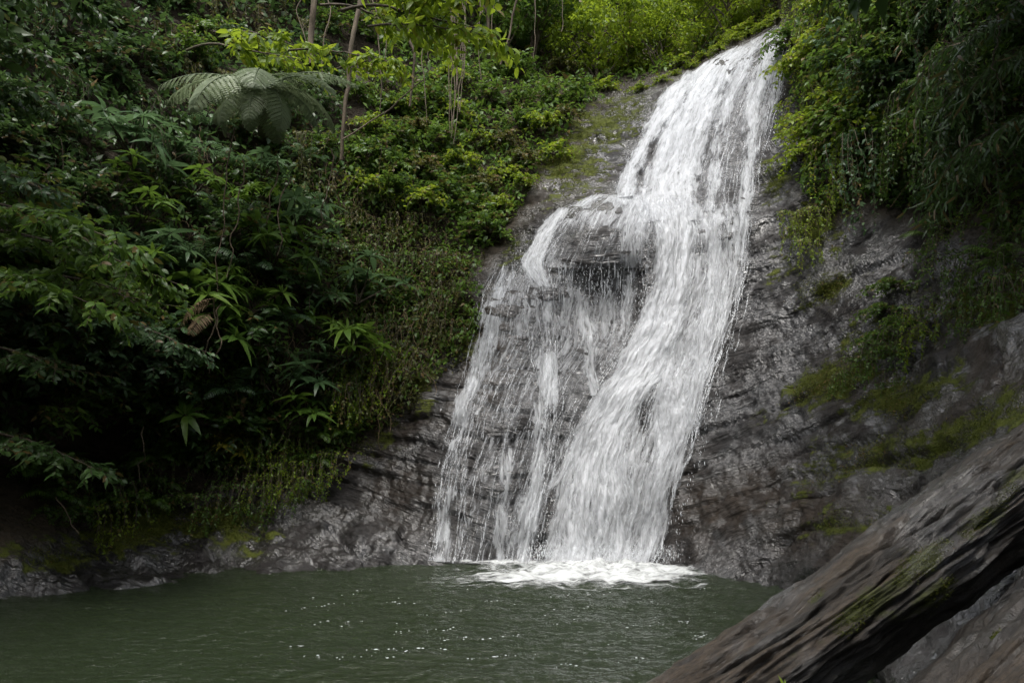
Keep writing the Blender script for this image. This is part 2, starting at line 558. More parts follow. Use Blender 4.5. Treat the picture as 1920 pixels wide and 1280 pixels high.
CTRL += [
    # left bank and wall
    (0, 1030, 7.9), (0, 960, 8.6), (0, 880, 9.1), (0, 780, 8.5), (0, 600, 7.9), (0, 300, 8.2), (0, 0, 8.9), (0, -350, 9.6),
    (-450, 900, 6.2), (-450, 400, 6.0), (-450, 0, 6.6), (-450, -350, 7.2), (-900, 1000, 4.6), (-900, 400, 4.6), (-900, -350, 5.4),
    (150, 1020, 9.0), (150, 930, 9.7), (150, 850, 10.2), (150, 760, 9.6), (150, 640, 8.6),
    (330, 1030, 9.6), (330, 960, 10.1), (330, 880, 10.5), (330, 780, 10.2), (300, 600, 9.6), (300, 300, 10.3), (300, 0, 11.5), (300, -350, 12.8),
    (480, 1010, 9.9), (480, 940, 10.4), (480, 850, 10.7), (480, 700, 10.4),
    (640, 1000, 10.1), (640, 900, 10.7), (640, 800, 10.9), (640, 650, 11.1), (640, 480, 11.5), (640, 300, 12.3), (640, 100, 13.6), (640, -100, 15.0), (640, -350, 16.5),
    (760, 1000, 10.0), (780, 850, 10.45), (800, 720, 10.8), (830, 620, 11.3), (850, 460, 12.3), (850, 250, 13.9), (850, 50, 16.2), (850, -350, 20.5),
    (880, 960, 9.95), (880, 800, 10.4), (900, 650, 10.85), (915, 540, 11.2), (935, 495, 11.9), (1000, 350, 13.1), (1080, 210, 14.6), (1130, 180, 15.4), (1130, 100, 18.5), (1130, 0, 22), (1130, -350, 29),
    (1300, 70, 19.5), (1300, -50, 23.5), (1300, -350, 29), (1420, 0, 17.5), (1420, -120, 20), (1420, -350, 23),
    # under the fall
    (1000, 940, 10.05), (1000, 800, 10.45), (1000, 650, 10.9), (1000, 530, 11.15), (985, 492, 11.45), (1000, 450, 11.75), (1040, 405, 11.9),
    (1130, 470, 10.95), (1130, 420, 11.1), (1130, 375, 11.75), (1120, 350, 12.5), (1190, 440, 11.15), (1070, 460, 11.2), (1110, 535, 11.3), (1190, 530, 11.25), (1130, 640, 11.1), (1130, 800, 10.5), (1130, 950, 10.05),
    (1250, 1000, 9.85), (1250, 850, 10.2), (1250, 700, 10.6), (1250, 550, 11.1), (1260, 440, 11.5), (1255, 395, 11.75), (1245, 370, 12.3), (1240, 280, 13.2), (1250, 200, 13.9), (1255, 166, 14.4), (1235, 145, 15.6),
    (1350, 800, 9.95), (1350, 650, 10.6), (1350, 480, 11.35), (1350, 390, 11.8), (1350, 280, 12.7), (1350, 150, 13.8), (1350, 117, 14.1), (1345, 98, 15.6),
    (1465, 62, 13.6), (1450, 200, 12.9), (1430, 330, 12.0), (1455, 35, 15),
    # right wall
    (1400, 900, 9.2), (1400, 1020, 8.8), (1480, 1050, 8.15), (1450, 600, 10.5), (1550, 500, 10.1), (1550, 700, 9.2), (1550, 900, 8.1), (1540, 1040, 7.3), (1600, 400, 10.2), (1700, 500, 8.9), (1700, 700, 7.8), (1700, 850, 6.9), (1700, 950, 6.1),
    (1640, 1060, 6.0), (1920, 430, 7.3), (1920, 560, 6.4), (1920, 700, 5.6), (1920, 810, 4.7), (1920, 960, 4.1), (1920, 1130, 3.75), (1920, 1280, 3.1), (1740, 1260, 4.0),
    (1500, 300, 11.5), (1500, 120, 12.4), (1510, -50, 12.9), (1510, -350, 14), (1600, 220, 10.5), (1600, 0, 10.9), (1750, 360, 9.5), (1750, 150, 9.0), (1750, 0, 8.9), (1750, -350, 9.6), (1920, 200, 7.4), (1920, 0, 7.2), (1920, -350, 7.8),
    (2300, 0, 5.4), (2300, 400, 5.1), (2300, 700, 4.4), (2300, 1000, 3.4), (2300, 1350, 2.6), (2300, -350, 5.8), (2800, 0, 3.9), (2800, 500, 3.7), (2800, 900, 3.0), (2800, 1350, 2.3), (2800, -350, 4.2), (1900, 1500, 2.9),
]
CTRL = np.array(CTRL, float)
_c = CTRL[:, :2] / 640.0
_v = np.log(CTRL[:, 2])

def _tps(r2): return .5 * r2 * np.log(np.maximum(r2, 1e-12))
_n = len(_c)
_K = _tps(((_c[:, None] - _c[None]) ** 2).sum(-1)) + np.eye(_n) * 4e-4
_A = np.zeros((_n + 3, _n + 3))
_A[:_n, :_n] = _K
_A[:_n, _n] = 1; _A[:_n, _n + 1:] = _c
_A[_n, :_n] = 1; _A[_n + 1:, :_n] = _c.T
_w = np.linalg.solve(_A, np.concatenate([_v, np.zeros(3)]))

def depth(px, py):
    q = np.stack([np.ravel(px), np.ravel(py)], -1) / 640.0
    out = np.empty(len(q))
    for s in range(0, len(q), 40000):
        b_ = q[s:s + 40000]
        r2 = ((b_[:, None] - _c[None]) ** 2).sum(-1)
        out[s:s + 40000] = _tps(r2) @ _w[:_n] + _w[_n] + b_ @ _w[_n + 1:]
    return np.exp(out).reshape(np.shape(px))

GX = np.concatenate([np.linspace(-900, -40, 44), np.arange(-20, 1941, 3.5), np.linspace(1960, 2800, 44)])
GY = np.concatenate([np.linspace(-90, -30, 8), np.arange(-15, 1180, 3.5), np.linspace(1184, 1520, 60)])
gx, gy = np.meshgrid(GX, GY)
NR, NC = gx.shape
base = at(gx, gy, depth(gx, gy))

def grid_normals(P):
    dx = np.gradient(P, axis=1); dy = np.gradient(P, axis=0)
    n_ = norm(np.cross(dy, dx))
    s = np.sign((n_ * (CAM - P)).sum(-1, keepdims=True))
    return n_ * np.where(s == 0, 1, s)
bn = grid_normals(base)

def box(P, k, it=2):
    for _ in range(it):
        for ax in (0, 1):
            pad = [(0, 0)] * P.ndim; pad[ax] = (k, k)
            c = np.cumsum(np.pad(P, pad, mode='edge'), axis=ax)
            c = np.concatenate([np.zeros_like(np.take(c, [0], ax)), c], ax)
            n_ = 2 * k + 1
            P = (np.take(c, np.arange(n_, c.shape[ax]), ax) - np.take(c, np.arange(0, c.shape[ax] - n_), ax)) / n_
    return P
bn = norm(box(bn, 4))
Pf = base.reshape(-1, 3)

def strata_coord(P):
    a = P[:, 0] / np.maximum(P[:, 1], .5)
    s = np.where(a < -.02, -3.2 * (a + .02), 0) + np.where(a > .17, 3.6 * (a - .17), 0)
    q = P[:, 2] - s
    return q + .22 * fbm(P * np.array([.35, .35, .5]), 3, 5) + .05 * fbm(P * 1.6, 3, 8)
q = strata_coord(Pf)

def beds(q, P, thick, seed, sharp=.10):
    t = q / thick + 1.4 * fbm(P * np.array([.25, .25, 1.0]), 2, seed)
    k = np.floor(t); f = t - k
    # strength of each bed wanders along its length
    z0 = np.zeros_like(k)
    h0 = _hash(k, z0, z0, seed) + .55 * vnoise(np.stack([P[:, 0] * 1.1 + k * 3.3, P[:, 1] * 1.1, k * 7.7], -1), seed + 1)
    h1 = _hash(k + 1, z0, z0, seed) + .55 * vnoise(np.stack([P[:, 0] * 1.1 + (k + 1) * 3.3, P[:, 1] * 1.1, (k + 1) * 7.7], -1), seed + 1)
    s = sstep(1 - sharp, 1, f)
    step = h0 * (1 - s) + h1 * s
    crk = np.exp(-((np.minimum(f, 1 - f)) / .07) ** 2) * (.3 + .7 * sstep(-.2, .5, vnoise(P * 1.3 + k[:, None] * 5, seed + 2)))
    return step - .55, crk
d1, c1 = beds(q, Pf, .36, 21, .06)
d2, c2 = beds(q, Pf, .13, 37, .25)
blocks = fbm(Pf * 1.1, 4, 3)
rough = fbm(Pf * 5.5, 4, 60)
disp = .12 * d1 - .14 * c1 + .06 * d2 - .02 * c2 + .15 * blocks + .05 * rough + .022 * fbm(Pf * 13, 2, 66)
# chutes worn smooth by water, low left bank lumpier
ppx, ppy = gx.ravel(), gy.ravel()

def blob(cx, cy, rx, ry, rot=0.0):
    c, s = math.cos(math.radians(rot)), math.sin(math.radians(rot))
    dx, dy = ppx - cx, ppy - cy
    return np.exp(-(((dx * c + dy * s) / rx) ** 2 + ((-dx * s + dy * c) / ry) ** 2))
smooth_up = np.clip(blob(1330, 220, 130, 150, 0) * 1.2 + blob(1120, 430, 120, 80) * .9 + blob(985, 505, 80, 45) * 1.2 + .5 * blob(1200, 650, 140, 400, 12), 0, .85)
disp *= 1 - .75 * smooth_up
disp *= 1 - .8 * sstep(15, 24, Pf[:, 1])
lump = blob(330, 1040, 330, 50, -6)
disp += lump * .12 * fbm(Pf * 2.2, 4, 90)
disp += .10 * blob(1870, 622, 60, 26, -20) + .05 * blob(1755, 668, 26, 12, -10)
pos = base + (bn.reshape(-1, 3) * disp[:, None]).reshape(base.shape)
GN = grid_normals(pos)
SM = box(pos, 5)                      # smoothed surface the water runs over
SMN = norm(box(bn, 3))

def poly_mask(poly, x, y):
    poly = np.asarray(poly, float)
    x = np.asarray(x, float); y = np.asarray(y, float)
    ins = np.zeros(np.shape(x), bool)
    for (x0, y0), (x1, y1) in zip(poly, np.roll(poly, -1, 0)):
        c = ((y0 > y) != (y1 > y)) & (x < (x1 - x0) * (y - y0) / (y1 - y0 + 1e-12) + x0)
        ins ^= c
    return ins
LEFT_VEG = [(-900, -400), (1500, -400), (1470, 40), (1250, 150), (1140, 170), (1090, 230), (1040, 300), (990, 400), (930, 480), (880, 540), (880, 640),
            (800, 690), (740, 780), (640, 870), (560, 940), (420, 920), (330, 960), (120, 1000), (0, 1060), (-900, 1200)]
RIGHT_VEG = [(1490, -400), (2800, -400), (2800, 700), (1960, 520), (1800, 470), (1720, 430), (1620, 400), (1545, 430), (1500, 390), (1520, 300), (1490, 200)]
earth = box((poly_mask(LEFT_VEG, gx, gy) | poly_mask(RIGHT_VEG, gx, gy)).astype(float), 5)
earth = np.clip(earth.ravel() + .25 * fbm(Pf * 1.5, 3, 44) * (earth.ravel() > .02), 0, 1)
moss = np.zeros(len(Pf))
for b_ in [(250, 980, 150, 50, -8, 1.0), (390, 975, 110, 40, -4, 1.0), (450, 1000, 80, 30, 0, .7), (120, 1040, 130, 32, -8, .75), (880, 620, 22, 50, 15, .9), (1070, 300, 80, 70, -30, .95),
           (1130, 230, 80, 45, 0, .9), (960, 470, 40, 20, -50, .7), (1170, 190, 60, 20, 0, .7), (1530, 420, 40, 60, 30, .95), (1450, 340, 40, 40, 0, .7), (1560, 540, 70, 25, -25, .75), (1640, 640, 110, 45, -25, .65),
           (1560, 720, 110, 40, -25, .95), (1690, 740, 120, 36, -22, .85), (1780, 800, 160, 44, -22, .72), (1600, 860, 120, 50, -20, .66), (1540, 900, 60, 25, -20, .6), (1900, 760, 60, 60, -20, .7),
           (1680, 860, 90, 40, -15, .65), (1590, 980, 80, 26, -15, .7), (1850, 560, 120, 50, -20, .8), (1480, 500, 50, 40, -20, .5), (780, 730, 60, 50, -45, .6), (700, 830, 60, 40, -35, .5)]:
    moss = np.maximum(moss, b_[5] * blob(*b_[:5]))
brown = np.clip(.1 + blob(890, 640, 80, 140) + blob(1400, 960, 160, 90) + blob(1800, 700, 200, 140) + .6 * blob(1640, 980, 140, 80) + .8 * blob(1090, 280, 90, 120) + .6 * blob(720, 850, 120, 120), 0, 1)
strata = np.stack([Pf[:, 0], Pf[:, 1], q], -1)
cliff = link('cliff', mk_mesh('cliff', pos.reshape(-1, 3), grid_faces(NR, NC),
             {'strata': strata, 'moss': moss, 'brown': brown, 'earth': earth}), M['rock'])
tag(cliff, 'dark wet layered rock wall curving round the pool', kind='structure')

def gsample(A, px, py):
    """bilinear lookup of a grid field at photograph coordinates"""
    fx = np.interp(px, GX, np.arange(NC)); fy = np.interp(py, GY, np.arange(NR))
    ix = np.clip(fx.astype(int), 0, NC - 2); iy = np.clip(fy.astype(int), 0, NR - 2)
    ax = (fx - ix)[..., None]; ay = (fy - iy)[..., None]
    return (A[iy, ix] * (1 - ax) * (1 - ay) + A[iy, ix + 1] * ax * (1 - ay) + A[iy + 1, ix] * (1 - ax) * ay + A[iy + 1, ix + 1] * ax * ay)

# ------------------------------------------------------------------ ground below everything
g_n = 80
tx = np.sign(np.linspace(-1, 1, g_n)) * np.abs(np.linspace(-1, 1, g_n)) ** 3 * 600
gX, gY = np.meshgrid(tx, tx)
gP = np.stack([gX, gY, np.zeros_like(gX)], -1).reshape(-1, 3)
gP[:, 2] = -1.05 + .18 * fbm(gP * .8, 3, 71) * (np.abs(gP).max(1) < 30)
ground = link('ground', mk_mesh('ground', gP, grid_faces(g_n, g_n)[:, ::-1]), M['bed'])
tag(ground, 'brown gravel bed under the pool', kind='structure')
bX, bY = np.meshgrid(np.linspace(-40, 40, 90), np.linspace(-40, 1.2, 60))
bP = np.stack([bX.ravel(), bY.ravel(), np.zeros(bX.size)], -1)
bP[:, 2] = np.clip((-.4 - bP[:, 1]) * .28, -1.2, 1.2) + np.clip(-4 - bP[:, 1], 0, 40) * .3 + .15 * fbm(bP * .7, 3, 72)
bank = link('bank', mk_mesh('bank', bP, grid_faces(*bX.shape)[:, ::-1]), M['bed'])
tag(bank, 'gravel bank on the near side of the pool', kind='structure')
# ------------------------------------------------------------------ pool
FALL = np.array([1.25, 9.6])
def pool_height(P):
    d = P[:, :2] - FALL
    r = np.linalg.norm(d, axis=1)
    th = np.arctan2(d[:, 0], -d[:, 1])
    a = np.stack([r * 2.3, th * 5.0, np.zeros_like(r)], -1)
    b_ = np.stack([P[:, 0] * 1.3 + P[:, 1] * .25, P[:, 1] * 3.6, np.zeros_like(r)], -1)
    amp = .35 + 1.5 * np.exp(-r / 1.6) + .35 * sstep(-4, 2, P[:, 0])
    z = .016 * fbm(a, 4, 31, .55) + .017 * fbm(b_, 4, 32, .55) + .017 * fbm(P * np.array([4.5, 8.5, 1]), 3, 33)
    return z * amp * 1.9
xs = np.concatenate([np.linspace(-30, -6.6, 24), np.arange(-6.5, 4.6, .024), np.linspace(4.7, 12, 10)])
ys = np.concatenate([np.linspace(-16, 1.5, 20), np.arange(1.6, 9.9, .024), np.linspace(10, 13, 6)])
wX, wY = np.meshgrid(xs, ys)
wP = np.stack([wX.ravel(), wY.ravel(), np.zeros(wX.size)], -1)
wP[:, 2] = pool_height(wP)
pool = link('pool_water', mk_mesh('pool_water', wP, grid_faces(*wX.shape)[:, ::-1]), M['pool'])
tag(pool, 'rippled green pool at the foot of the waterfall', kind='structure')

# ------------------------------------------------------------------ the waterfall
fall = link('waterfall', None)
fall.location = (0, 0, 0)
tag(fall, 'white waterfall tumbling down dark stepped rock into the green pool', 'waterfall')

HOLES = [(1130, 524, 60, 24, .65), (1095, 455, 40, 30, .45), (1207, 785, 13, 34, .85), (1216, 478, 11, 24, .6), (1025, 950, 10, 55, .7), (1310, 470, 14, 18, .55), (1222, 285, 9, 26, .7), (1198, 335, 9, 22, .7), (1262, 960, 8, 60, .5), (1285, 690, 14, 30, .45), (1110, 830, 10, 30, .4), (1180, 900, 8, 40, .4),
         (1352, 250, 7, 60, .5), (1385, 330, 8, 60, .5), (1290, 880, 8, 40, .5)]
def stream(name, rows, off=.05, lift=.05, seed=1, step=2.6, edge=.22, smooth_surface=True):
    """rows: (py, px left, px right, cover); a sheet of water that hugs the rock"""
    rows = np.array(rows, float)
    L = rows[-1, 0] - rows[0, 0]
    nr = max(int(abs(L) / step), 8)
    py = np.linspace(rows[0, 0], rows[-1, 0], nr)
    k = np.array([0.25, .5, .25])
    def ip(c):
        v = np.interp(py, rows[:, 0], rows[:, c])
        w_ = min(15, nr // 6) | 1
        return np.convolve(np.pad(v, w_ // 2, mode='edge'), np.ones(w_) / w_, 'valid')
    l, r, cv = ip(1), ip(2), ip(3)
    nc = max(int((r - l).max() / step), 6)
    t = np.linspace(0, 1, nc)
    PX = l[:, None] + (r - l)[:, None] * t
    PY = np.repeat(py[:, None], nc, 1)
    P = gsample(SM, PX, PY)
    N = norm(gsample(SMN, PX, PY))
    ctr = P[:, nc // 2]
    v = np.concatenate([[0], np.cumsum(np.linalg.norm(np.diff(ctr, axis=0), axis=1))])
    wid = np.linalg.norm(P[:, -1] - P[:, 0], axis=1)
    u = (t[None] - .5) * (wid[:, None] * .5 + wid.mean() * .5)
    fl = np.stack([u + seed * 3.7, np.repeat(v[:, None], nc, 1), np.full_like(u, seed * 1.37)], -1)
    f = fl.reshape(-1, 3)
    dn = fbm(f * np.array([7, 1.5, 1]), 3, seed) * .6 + fbm(f * np.array([16, 5, 1]), 3, seed + 5) * .5
    ed = edge * 1.5
    wob = (fbm(f * np.array([2.5, 1.4, 1]) + 40, 3, seed + 70) * .55 + fbm(f * np.array([9, 4, 1]), 2, seed + 80) * .35).reshape(nr, nc)
    tt = np.repeat(t[None], nr, 0)
    prof = sstep(-.02, ed, tt + wob * ed) * sstep(-.02, ed, 1 - tt + wob * ed) * sstep(0, .06, tt) * sstep(0, .06, 1 - tt)
    vend = sstep(0, .04, np.linspace(0, 1, nr))
    cover = (cv[:, None] * prof * (.35 + .65 * vend[:, None])).ravel()
    for hx, hy, hrx, hry, hs in HOLES:
        cover = cover * (1 - hs * np.exp(-((PX - hx) / hrx) ** 2 - ((PY - hy) / hry) ** 2)).ravel()
    P = P.reshape(-1, 3) + N.reshape(-1, 3) * (off + lift * dn * np.clip(cover * 1.3, .2, 1))[:, None]
    o = link(name, mk_mesh(name, P, grid_faces(nr, nc), {'flow': f, 'cover': cover}), M['cascade'], fall)
    return o

# upper chute
stream('upper_sheet', [(52, 1458, 1482, .45), (80, 1405, 1482, .45), (110, 1340, 1482, .45), (140, 1285, 1480, .42), (168, 1238, 1478, .40), (250, 1195, 1450, .32), (320, 1165, 1432, .28), (400, 1150, 1420, .26)], .035, .03, 1, edge=.05)
stream('left_chute', [(138, 1282, 1330, .9), (165, 1245, 1312, 1.0), (230, 1208, 1262, 1.0), (290, 1182, 1226, .95), (340, 1156, 1204, .9), (376, 1140, 1205, .8)], .07, .05, 2, edge=.25)
stream('main_chute', [(92, 1385, 1415, .9), (118, 1325, 1400, .9), (150, 1290, 1385, .92), (200, 1265, 1352, .92), (250, 1240, 1340, .92), (300, 1218, 1325, .92), (345, 1192, 1318, .9), (385, 1180, 1318, .88), (420, 1195, 1320, .8)], .08, .055, 3, edge=.16)
stream('middle_chute', [(72, 1412, 1440, .7), (110, 1385, 1425, .75), (200, 1340, 1382, .75), (300, 1322, 1368, .7), (400, 1300, 1362, .65)], .06, .04, 4, edge=.35)
stream('right_chute', [(56, 1450, 1480, .7), (100, 1425, 1468, .8), (200, 1392, 1436, .8), (300, 1388, 1424, .78), (400, 1376, 1412, .75), (480, 1364, 1400, .6)], .06, .04, 5, edge=.35)
# boulder veil
stream('boulder_veil', [(366, 1110, 1215, .65), (380, 1075, 1235, .62), (405, 1035, 1240, .55), (440, 1005, 1240, .30), (480, 980, 1225, .30), (502, 965, 1215, .34)], .04, .04, 6, edge=.08)
stream('boulder_strand', [(395, 1042, 1080, .8), (430, 1010, 1065, .8), (470, 982, 1040, .75), (500, 968, 1030, .75), (540, 985, 1050, .45)], .06, .05, 7, edge=.3)
stream('boulder_strand', [(372, 1150, 1240, .9), (395, 1150, 1240, .8), (430, 1140, 1222, .5), (502, 1135, 1220, .4)], .06, .05, 8, edge=.3)
# centre
stream('main_fall', [(385, 1195, 1425, .52), (450, 1205, 1415, .56), (520, 1212, 1402, .56), (600, 1190, 1378, .56), (680, 1145, 1350, .60), (760, 1090, 1325, .60), (850, 1050, 1308, .60), (950, 1022, 1275, .58), (1020, 1008, 1250, .60), (1062, 1000, 1232, .75)], .06, .07, 9, edge=.10)
stream('main_core', [(378, 1200, 1315, .8), (450, 1212, 1312, .98), (540, 1212, 1300, 1.02), (620, 1192, 1285, 1.05), (680, 1150, 1270, 1.05), (730, 1112, 1250, 1.0), (800, 1075, 1200, .92), (880, 1048, 1180, .76), (960, 1028, 1200, .66), (1062, 1005, 1225, .8)], .10, .08, 10, edge=.2)
stream('main_strand', [(640, 1240, 1320, .7), (720, 1230, 1315, .88), (800, 1225, 1300, .8), (900, 1205, 1280, .76), (1000, 1180, 1250, .74), (1062, 1165, 1235, .85)], .09, .07, 11, edge=.3)
stream('right_strand', [(400, 1318, 1372, .6), (500, 1312, 1365, .68), (600, 1300, 1350, .65), (700, 1285, 1335, .55), (800, 1270, 1320, .5)], .08, .06, 12, edge=.3)
# left veil
stream('left_film', [(500, 930, 1210, .34), (560, 905, 1205, .38), (640, 895, 1195, .34), (720, 870, 1130, .28), (800, 850, 1090, .24), (900, 825, 1050, .22), (1000, 808, 1010, .22), (1058, 800, 1005, .24)], .03, .03, 13, edge=.04)
stream('left_strand', [(505, 922, 985, .6), (560, 898, 960, .8), (640, 880, 938, .8), (720, 862, 920, .8), (800, 838, 902, .8), (880, 822, 886, .76), (960, 808, 876, .72), (1056, 798, 866, .70)], .05, .04, 14, edge=.45)
stream('middle_strand', [(495, 955, 1045, .7), (560, 976, 1058, .8), (640, 988, 1062, .84), (720, 990, 1060, .9), (800, 986, 1056, .88), (880, 970, 1044, .8), (960, 950, 1024, .78), (1056, 935, 1008, .85)], .05, .05, 15, edge=.45)
stream('lace_strand', [(540, 1060, 1110, .4), (620, 1080, 1125, .6), (700, 1088, 1122, .66), (745, 1092, 1135, .5)], .05, .04, 16, edge=.35)
stream('thin_strand', [(660, 938, 972, .5), (780, 934, 970, .72), (900, 926, 964, .7), (1056, 918, 958, .65)], .04, .03, 17, edge=.45)
stream('edge_strand', [(730, 1112, 1150, .6), (800, 1076, 1105, .62), (880, 1040, 1070, .66), (960, 980, 1028, .85), (1058, 948, 998, .95)], .07, .05, 18, edge=.4)

def threads():
    g = Geo()
    zones = [
        # rows (py, left, right), count, width, chance of a gap
        ([(500, 940, 1215), (560, 912, 1210), (640, 893, 1195), (720, 872, 1130), (800, 848, 1088), (900, 826, 1046), (1000, 810, 1014), (1056, 802, 1004)], 85, .009, .58),
        ([(500, 930, 985), (560, 902, 955), (640, 884, 934), (720, 866, 916), (800, 842, 898), (900, 822, 880), (1056, 800, 862)], 26, .011, .35),
        ([(495, 962, 1040), (640, 992, 1058), (800, 990, 1052), (900, 970, 1036), (1056, 938, 1004)], 26, .012, .35),
        ([(370, 1110, 1225), (400, 1045, 1240), (440, 1008, 1236), (490, 975, 1222), (512, 968, 1216)], 85, .009, .42),
        ([(60, 1450, 1482), (110, 1345, 1480), (168, 1245, 1476), (250, 1200, 1448), (330, 1165, 1430), (400, 1150, 1418)], 85, .010, .52),
        ([(390, 1200, 1422), (520, 1210, 1402), (600, 1190, 1378), (680, 1145, 1350), (760, 1092, 1325), (850, 1052, 1306), (950, 1024, 1274), (1058, 1003, 1232)], 110, .012, .48),
        ([(400, 1330, 1425), (500, 1330, 1412), (600, 1318, 1392), (700, 1298, 1366), (820, 1280, 1340)], 45, .009, .58),
    ]
    for rows, n, w0, gap in zones:
        rows = np.array(rows, float)
        for k in range(n):
            y0 = rows[0, 0] + (rows[-1, 0] - rows[0, 0]) * max(0, rng.random() * 1.3 - .5)
            y1 = min(rows[-1, 0], y0 + (rows[-1, 0] - rows[0, 0]) * (.25 + .9 * rng.random()))
            if y1 - y0 < 25: continue
            m_ = int((y1 - y0) / 3.2) + 4
            y = np.linspace(y0, y1, m_)
            sd = rng.random() * 1000
            q1 = np.stack([y / 55 + sd, y * 0 + k, y * 0], -1)
            sx = rng.random()
            x = np.interp(y, rows[:, 0], rows[:, 1]) * (1 - sx) + np.interp(y, rows[:, 0], rows[:, 2]) * sx + 7 * fbm(q1, 3, 12) + rng.normal(size=m_) * .35
            P = gsample(SM, x, y); N = norm(gsample(SMN, x, y))
            P = P + N * (.055 + .05 * rng.random() + .03 * fbm(q1 * 1.7, 2, 14))[:, None]
            T = norm(np.gradient(P, axis=0)); S = norm(np.cross(T, N))
            wd = w0 * (.45 + .9 * rng.random()) * np.clip(.75 + 1.3 * fbm(q1 * 2.2, 2, 15), .12, 1.8)
            V = np.stack([P - S * wd[:, None] * .5, P + N * wd[:, None] * .35, P + S * wd[:, None] * .5], 1).reshape(-1, 3)
            on = fbm(np.stack([y / 60 + sd, y * 0 + k, y * 0], -1), 2, 16) > (gap - .62)
            i = np.arange(m_ - 1)[on[:-1]]
            if not len(i): continue
            a = i * 3
            F = np.concatenate([np.stack([a, a + 1, a + 4], -1), np.stack([a, a + 4, a + 3], -1), np.stack([a + 1, a + 2, a + 5], -1), np.stack([a + 1, a + 5, a + 4], -1)])
            g.add(V, F)
    # drips leaving the boulder's lip and falling free
    for k in range(34):
        px = 985 + 225 * rng.random(); py = 480 + 30 * rng.random()
        p = gsample(SM, np.array([px]), np.array([py]))[0] + np.array([0, -.09 - .08 * rng.random(), 0])
        ln = .15 + .5 * rng.random()
        for _ in range(3):
            st = rng.random() * ln; l2 = .05 + .2 * rng.random()
            z = np.linspace(st, st + l2, 6)
            P = np.stack([p[0] + .01 * rng.normal() + 0 * z, p[1] - .05 * z, p[2] - z], -1)
            g.add(*tube(P, .004 * np.array([.3, .8, 1, 1.1, .9, .3]) * (.6 + rng.random()), 4))
    o = link('water_threads', g.mesh('water_threads'), M['threads'], fall)
    o['kind'] = 'stuff'

# flying drops and threads that leave the rock
def drops():
    g = Geo()
    edges = [([(930, 520), (880, 700), (830, 900), (812, 1050)], 180, 22), ([(1000, 500), (1022, 700), (1010, 850), (965, 1050)], 220, 26),
             ([(1040, 410), (1000, 480), (985, 520)], 250, 26), ([(1120, 500), (1130, 560)], 260, 60), ([(1420, 330), (1405, 480), (1370, 620), (1330, 780), (1290, 950), (1240, 1055)], 300, 18),
             ([(1210, 400), (1205, 560), (1120, 730), (1050, 880), (1010, 1050)], 700, 24), ([(1480, 60), (1470, 200), (1425, 330)], 160, 10), ([(1250, 170), (1200, 260), (1150, 370)], 200, 12),
             ([(1280, 420), (1250, 640), (1180, 850), (1120, 1045)], 900, 70), ([(1000, 1035), (1120, 1032), (1235, 1038)], 2200, 45)]
    for pts, n, sp in edges:
        pts = np.array(pts, float)
        s = rng.random(n) * (len(pts) - 1)
        i = np.minimum(s.astype(int), len(pts) - 2); f = (s - i)[:, None]
        p = pts[i] * (1 - f) + pts[i + 1] * f + rng.normal(size=(n, 2)) * np.array([sp * .55, 8])
        P = gsample(SM, p[:, 0], p[:, 1]); N = gsample(SMN, p[:, 0], p[:, 1])
        P = P + N * (.05 + .10 * rng.random(n) ** 2)[:, None]
        P[:, 2] = np.maximum(P[:, 2], .03)
        D = np.array([0, 0, -1.0]) + rng.normal(size=(n, 3)) * .18
        V, F, T = leaf_geo(P, D, N, .01 + .06 * rng.random(n) ** 3, .003 + .005 * rng.random(n), 0, 1, .9)
        g.add(V, F, T)
    o = link('spray_drops', g.mesh('spray_drops'), M['drops'], fall)
    o['kind'] = 'stuff'
drops()
threads()

# foam where it lands
fx_, fy_ = np.meshgrid(np.arange(-1.6, 3.4, .022), np.arange(8.0, 10.1, .022))
fP = np.stack([fx_.ravel(), fy_.ravel(), np.zeros(fx_.size)], -1)
qx, qy = to_px(fP)
fc = np.zeros(len(fP))
for cx_, cy_, rx_, ry_, s_ in ((1120, 1070, 165, 18, 1.25), (1200, 1078, 90, 10, .9), (1020, 1082, 120, 10, .65), (1250, 1075, 60, 8, .5), (930, 1058, 90, 6, .6), (860, 1056, 90, 4, .4), (1100, 1090, 250, 20, .42), (1130, 1100, 200, 16, .25), (960, 1085, 160, 12, .35), (760, 1062, 120, 4, .25)):
    fc = fc + .72 * s_ * np.exp(-np.abs((qx - cx_) / rx_) ** 2.6 - ((qy - cy_) / ry_) ** 2)
near = np.exp(-np.abs(fP[:, 1] - 9.6) / .35)
fP[:, 2] = pool_height(fP) + .006 + np.clip(fc, 0, 1) * (.02 + .07 * np.clip(fbm(fP * np.array([3, 7, 1]), 4, 55) + .3, 0, 1) * (.4 + near))
foam = link('foam', mk_mesh('foam', fP, grid_faces(*fx_.shape)[:, ::-1], {'cover': np.clip(fc, 0, 1)}), M['foam'], fall)
foam['kind'] = 'stuff'

